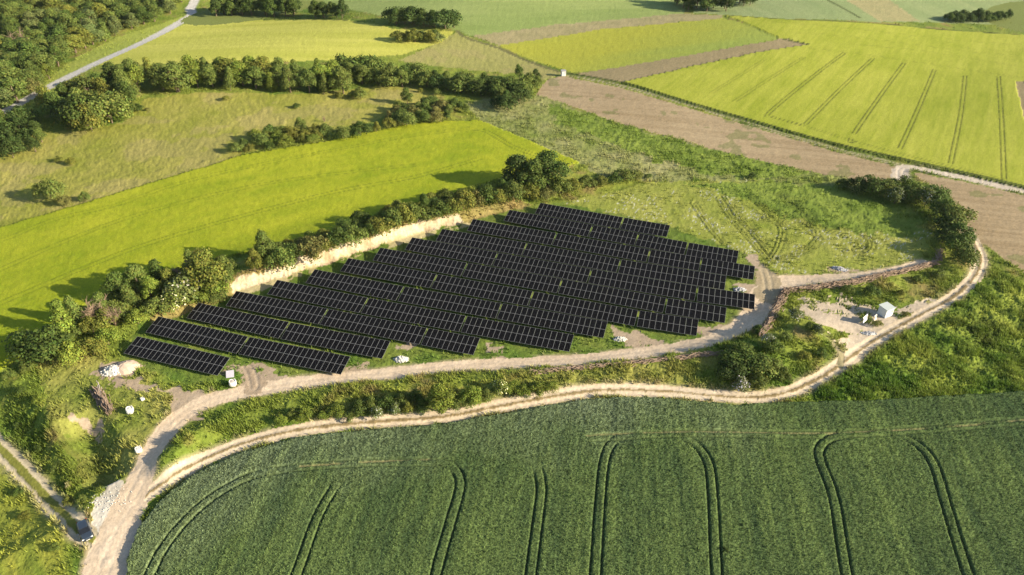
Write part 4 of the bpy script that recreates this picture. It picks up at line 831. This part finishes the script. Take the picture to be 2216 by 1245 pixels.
hut('transformer_hut', 'small white flat-roofed hut at the edge of the bare yard', 'hut', 1914, 681, .45, 2.3, 2.1, 2.1, (.46, .50, .48), (.62, .63, .61))
hut('field_shed', 'tiny white-grey shed at the corner of the ploughed field', 'shed', 1219, 164, .2, 1.7, 1.5, 2.0, (.30, .30, .30), (.62, .60, .57))
def board(px, py, rz, w, h, z0, c, label):
    x, y = at(px, py); r = thing('notice_board', label, 'notice board', (x, y, hgt(x, y)), rz, 'notice boards'); mp = plain('board_panel', c, .5, var=.05)
    for s in (-1, 1): link('leg', pmesh('leg', boxvf(-.05, .05, -.05, .05, -.4, z0+h*.9), M_PALEWOOD), r, (s*(w/2-.15), .07, 0))
    pn = link('panel', pmesh('panel', boxvf(-w/2, w/2, -.03, .02, 0, h), mp), r, (0, 0, z0), (math.radians(-12), 0, 0))
    link('frame', pmesh('frame', join([boxvf(-w/2-.05, w/2+.05, -.045, .03, -.06, -.002), boxvf(-w/2-.05, w/2+.05, -.045, .03, h+.002, h+.06)]), M_STEEL), pn)
board(1871, 699, .75, 2.0, 1.35, .45, (.80, .82, .85), 'white notice board left of the hut, the larger one')
board(1893, 696, .75, 1.1, 1.2, .45, (.74, .69, .56), 'cream notice board between the white board and the hut')

# ------------------------------------------------------------------ parked car
def car():
    x, y = at(186, 1153); r = thing('parked_car', 'dark blue-grey hatchback parked at the end of the left track', 'car', (x, y, hgt(x, y)+.02), math.radians(-52))
    mp, t, b = mat('blue_grey_paint'); b.inputs['Base Color'].default_value = (.055, .075, .105, 1); b.inputs['Metallic'].default_value = .5; b.inputs['Roughness'].default_value = .28; b.inputs['Coat Weight'].default_value = .6
    mg, t, b = mat('tinted_glass'); b.inputs['Base Color'].default_value = (.012, .014, .018, 1); b.inputs['Roughness'].default_value = .06
    mt = plain('tyre_rubber', (.025, .025, .027), .9); ml, t, b = mat('lamp_lens'); b.inputs['Base Color'].default_value = (.85, .86, .88, 1); b.inputs['Roughness'].default_value = .1
    mr, t, b = mat('rear_lens'); b.inputs['Base Color'].default_value = (.4, .02, .02, 1); b.inputs['Roughness'].default_value = .15
    mbk = plain('black_trim', (.03, .03, .03), .7)
    def loft(st, name, m, parent=r, sm=True):    # st: x, half width, z low, z high, inset of the top
        vs = []; fs = []
        for X, w, z0, z1, ins in st:
            vs += [(X, -w*.9, z0), (X, -w, z0+(z1-z0)*.35), (X, -w+ins*.4, z0+(z1-z0)*.8), (X, -w+ins, z1), (X, w-ins, z1), (X, w-ins*.4, z0+(z1-z0)*.8), (X, w, z0+(z1-z0)*.35), (X, w*.9, z0)]
        n = 8
        for i in range(len(st)-1):
            for k in range(n): fs.append((i*n+k, (i+1)*n+k, (i+1)*n+(k+1) % n, i*n+(k+1) % n))
        fs.append(tuple(range(n))); fs.append(tuple(range((len(st)-1)*n+n-1, (len(st)-1)*n-1, -1)))
        me = pmesh(name, (vs, fs), m)
        return link(name, me, parent)
    loft([(2.02, .62, .32, .62, .12), (1.9, .78, .24, .74, .14), (1.3, .86, .2, .88, .14), (.75, .88, .2, .96, .13), (-.9, .88, .2, 1.0, .12), (-1.7, .86, .22, 1.0, .12), (-1.95, .78, .28, .92, .12), (-2.02, .66, .36, .8, .1)], 'body', mp)
    loft([(.95, .72, .94, .965, .02), (.25, .76, .96, 1.42, .18), (-1.2, .76, .98, 1.42, .18), (-1.85, .70, .97, 1.02, .06)], 'window_glass', mg)
    loft([(.30, .57, 1.425, 1.455, .03), (-.3, .60, 1.435, 1.485, .04), (-1.1, .59, 1.43, 1.47, .04), (-1.42, .55, 1.36, 1.40, .03)], 'roof', mp)
    for s in (-1, 1):
        link('headlight', pmesh('headlight', boxvf(1.80, 1.97, s*.60-.14, s*.60+.14, .58, .72), ml), r)
        link('tail_light', pmesh('tail_light', boxvf(-2.03, -1.9, s*.66-.1, s*.66+.1, .68, .9), mr), r)
        link('wing_mirror', pmesh('wing_mirror', boxvf(.62, .80, s*.97-.09, s*.97+.09, .95, 1.1), mp), r)
        for X in (1.25, -1.28):
            wv = []; wf = []; n = 18
            for yy, q in ((-.1, .30), (-.08, .32), (.08, .32), (.1, .30)):
                for k in range(n): wv.append((math.cos(6.283*k/n)*q, yy, math.sin(6.283*k/n)*q))
            for j in range(3):
                for k in range(n): wf.append((j*n+k, j*n+(k+1) % n, (j+1)*n+(k+1) % n, (j+1)*n+k))
            wf += [tuple(range(n)), tuple(range(3*n+n-1, 3*n-1, -1))]
            ty = link('wheel', pmesh('tyre', (wv, wf), mt), r, (X, s*.80, .32))
            link('rim', pmesh('rim', ([(math.cos(6.283*k/n)*.2, s*.104, math.sin(6.283*k/n)*.2) for k in range(n)], [tuple(range(n))]), M_ALU), ty)
    link('bumper', pmesh('bumper', boxvf(1.96, 2.08, -.6, .6, .3, .48), mbk), r)
    link('number_plate', pmesh('number_plate', boxvf(2.082, 2.09, -.26, .26, .36, .46), M_BAG), r)
car()

# ------------------------------------------------------------------ thin evening air over the land
def haze():
    o = link('haze', pmesh('haze', boxvf(-2700, 2700, -1300, 3100, -8, 106), None), None)
    m = bpy.data.materials.new('air'); m.use_nodes = True; t = m.node_tree; t.nodes.clear()
    out = t.nodes.new('ShaderNodeOutputMaterial'); v = t.nodes.new('ShaderNodeVolumePrincipled')
    v.inputs['Color'].default_value = (.86, .93, 1.0, 1); v.inputs['Density'].default_value = HAZE; v.inputs['Anisotropy'].default_value = .2
    t.links.new(v.outputs[0], out.inputs['Volume']); o.data.materials.clear(); o.data.materials.append(m)
    tag(o, 'thin pale air that softens the far fields', 'haze', kind='stuff')
HAZE = .00003
haze()
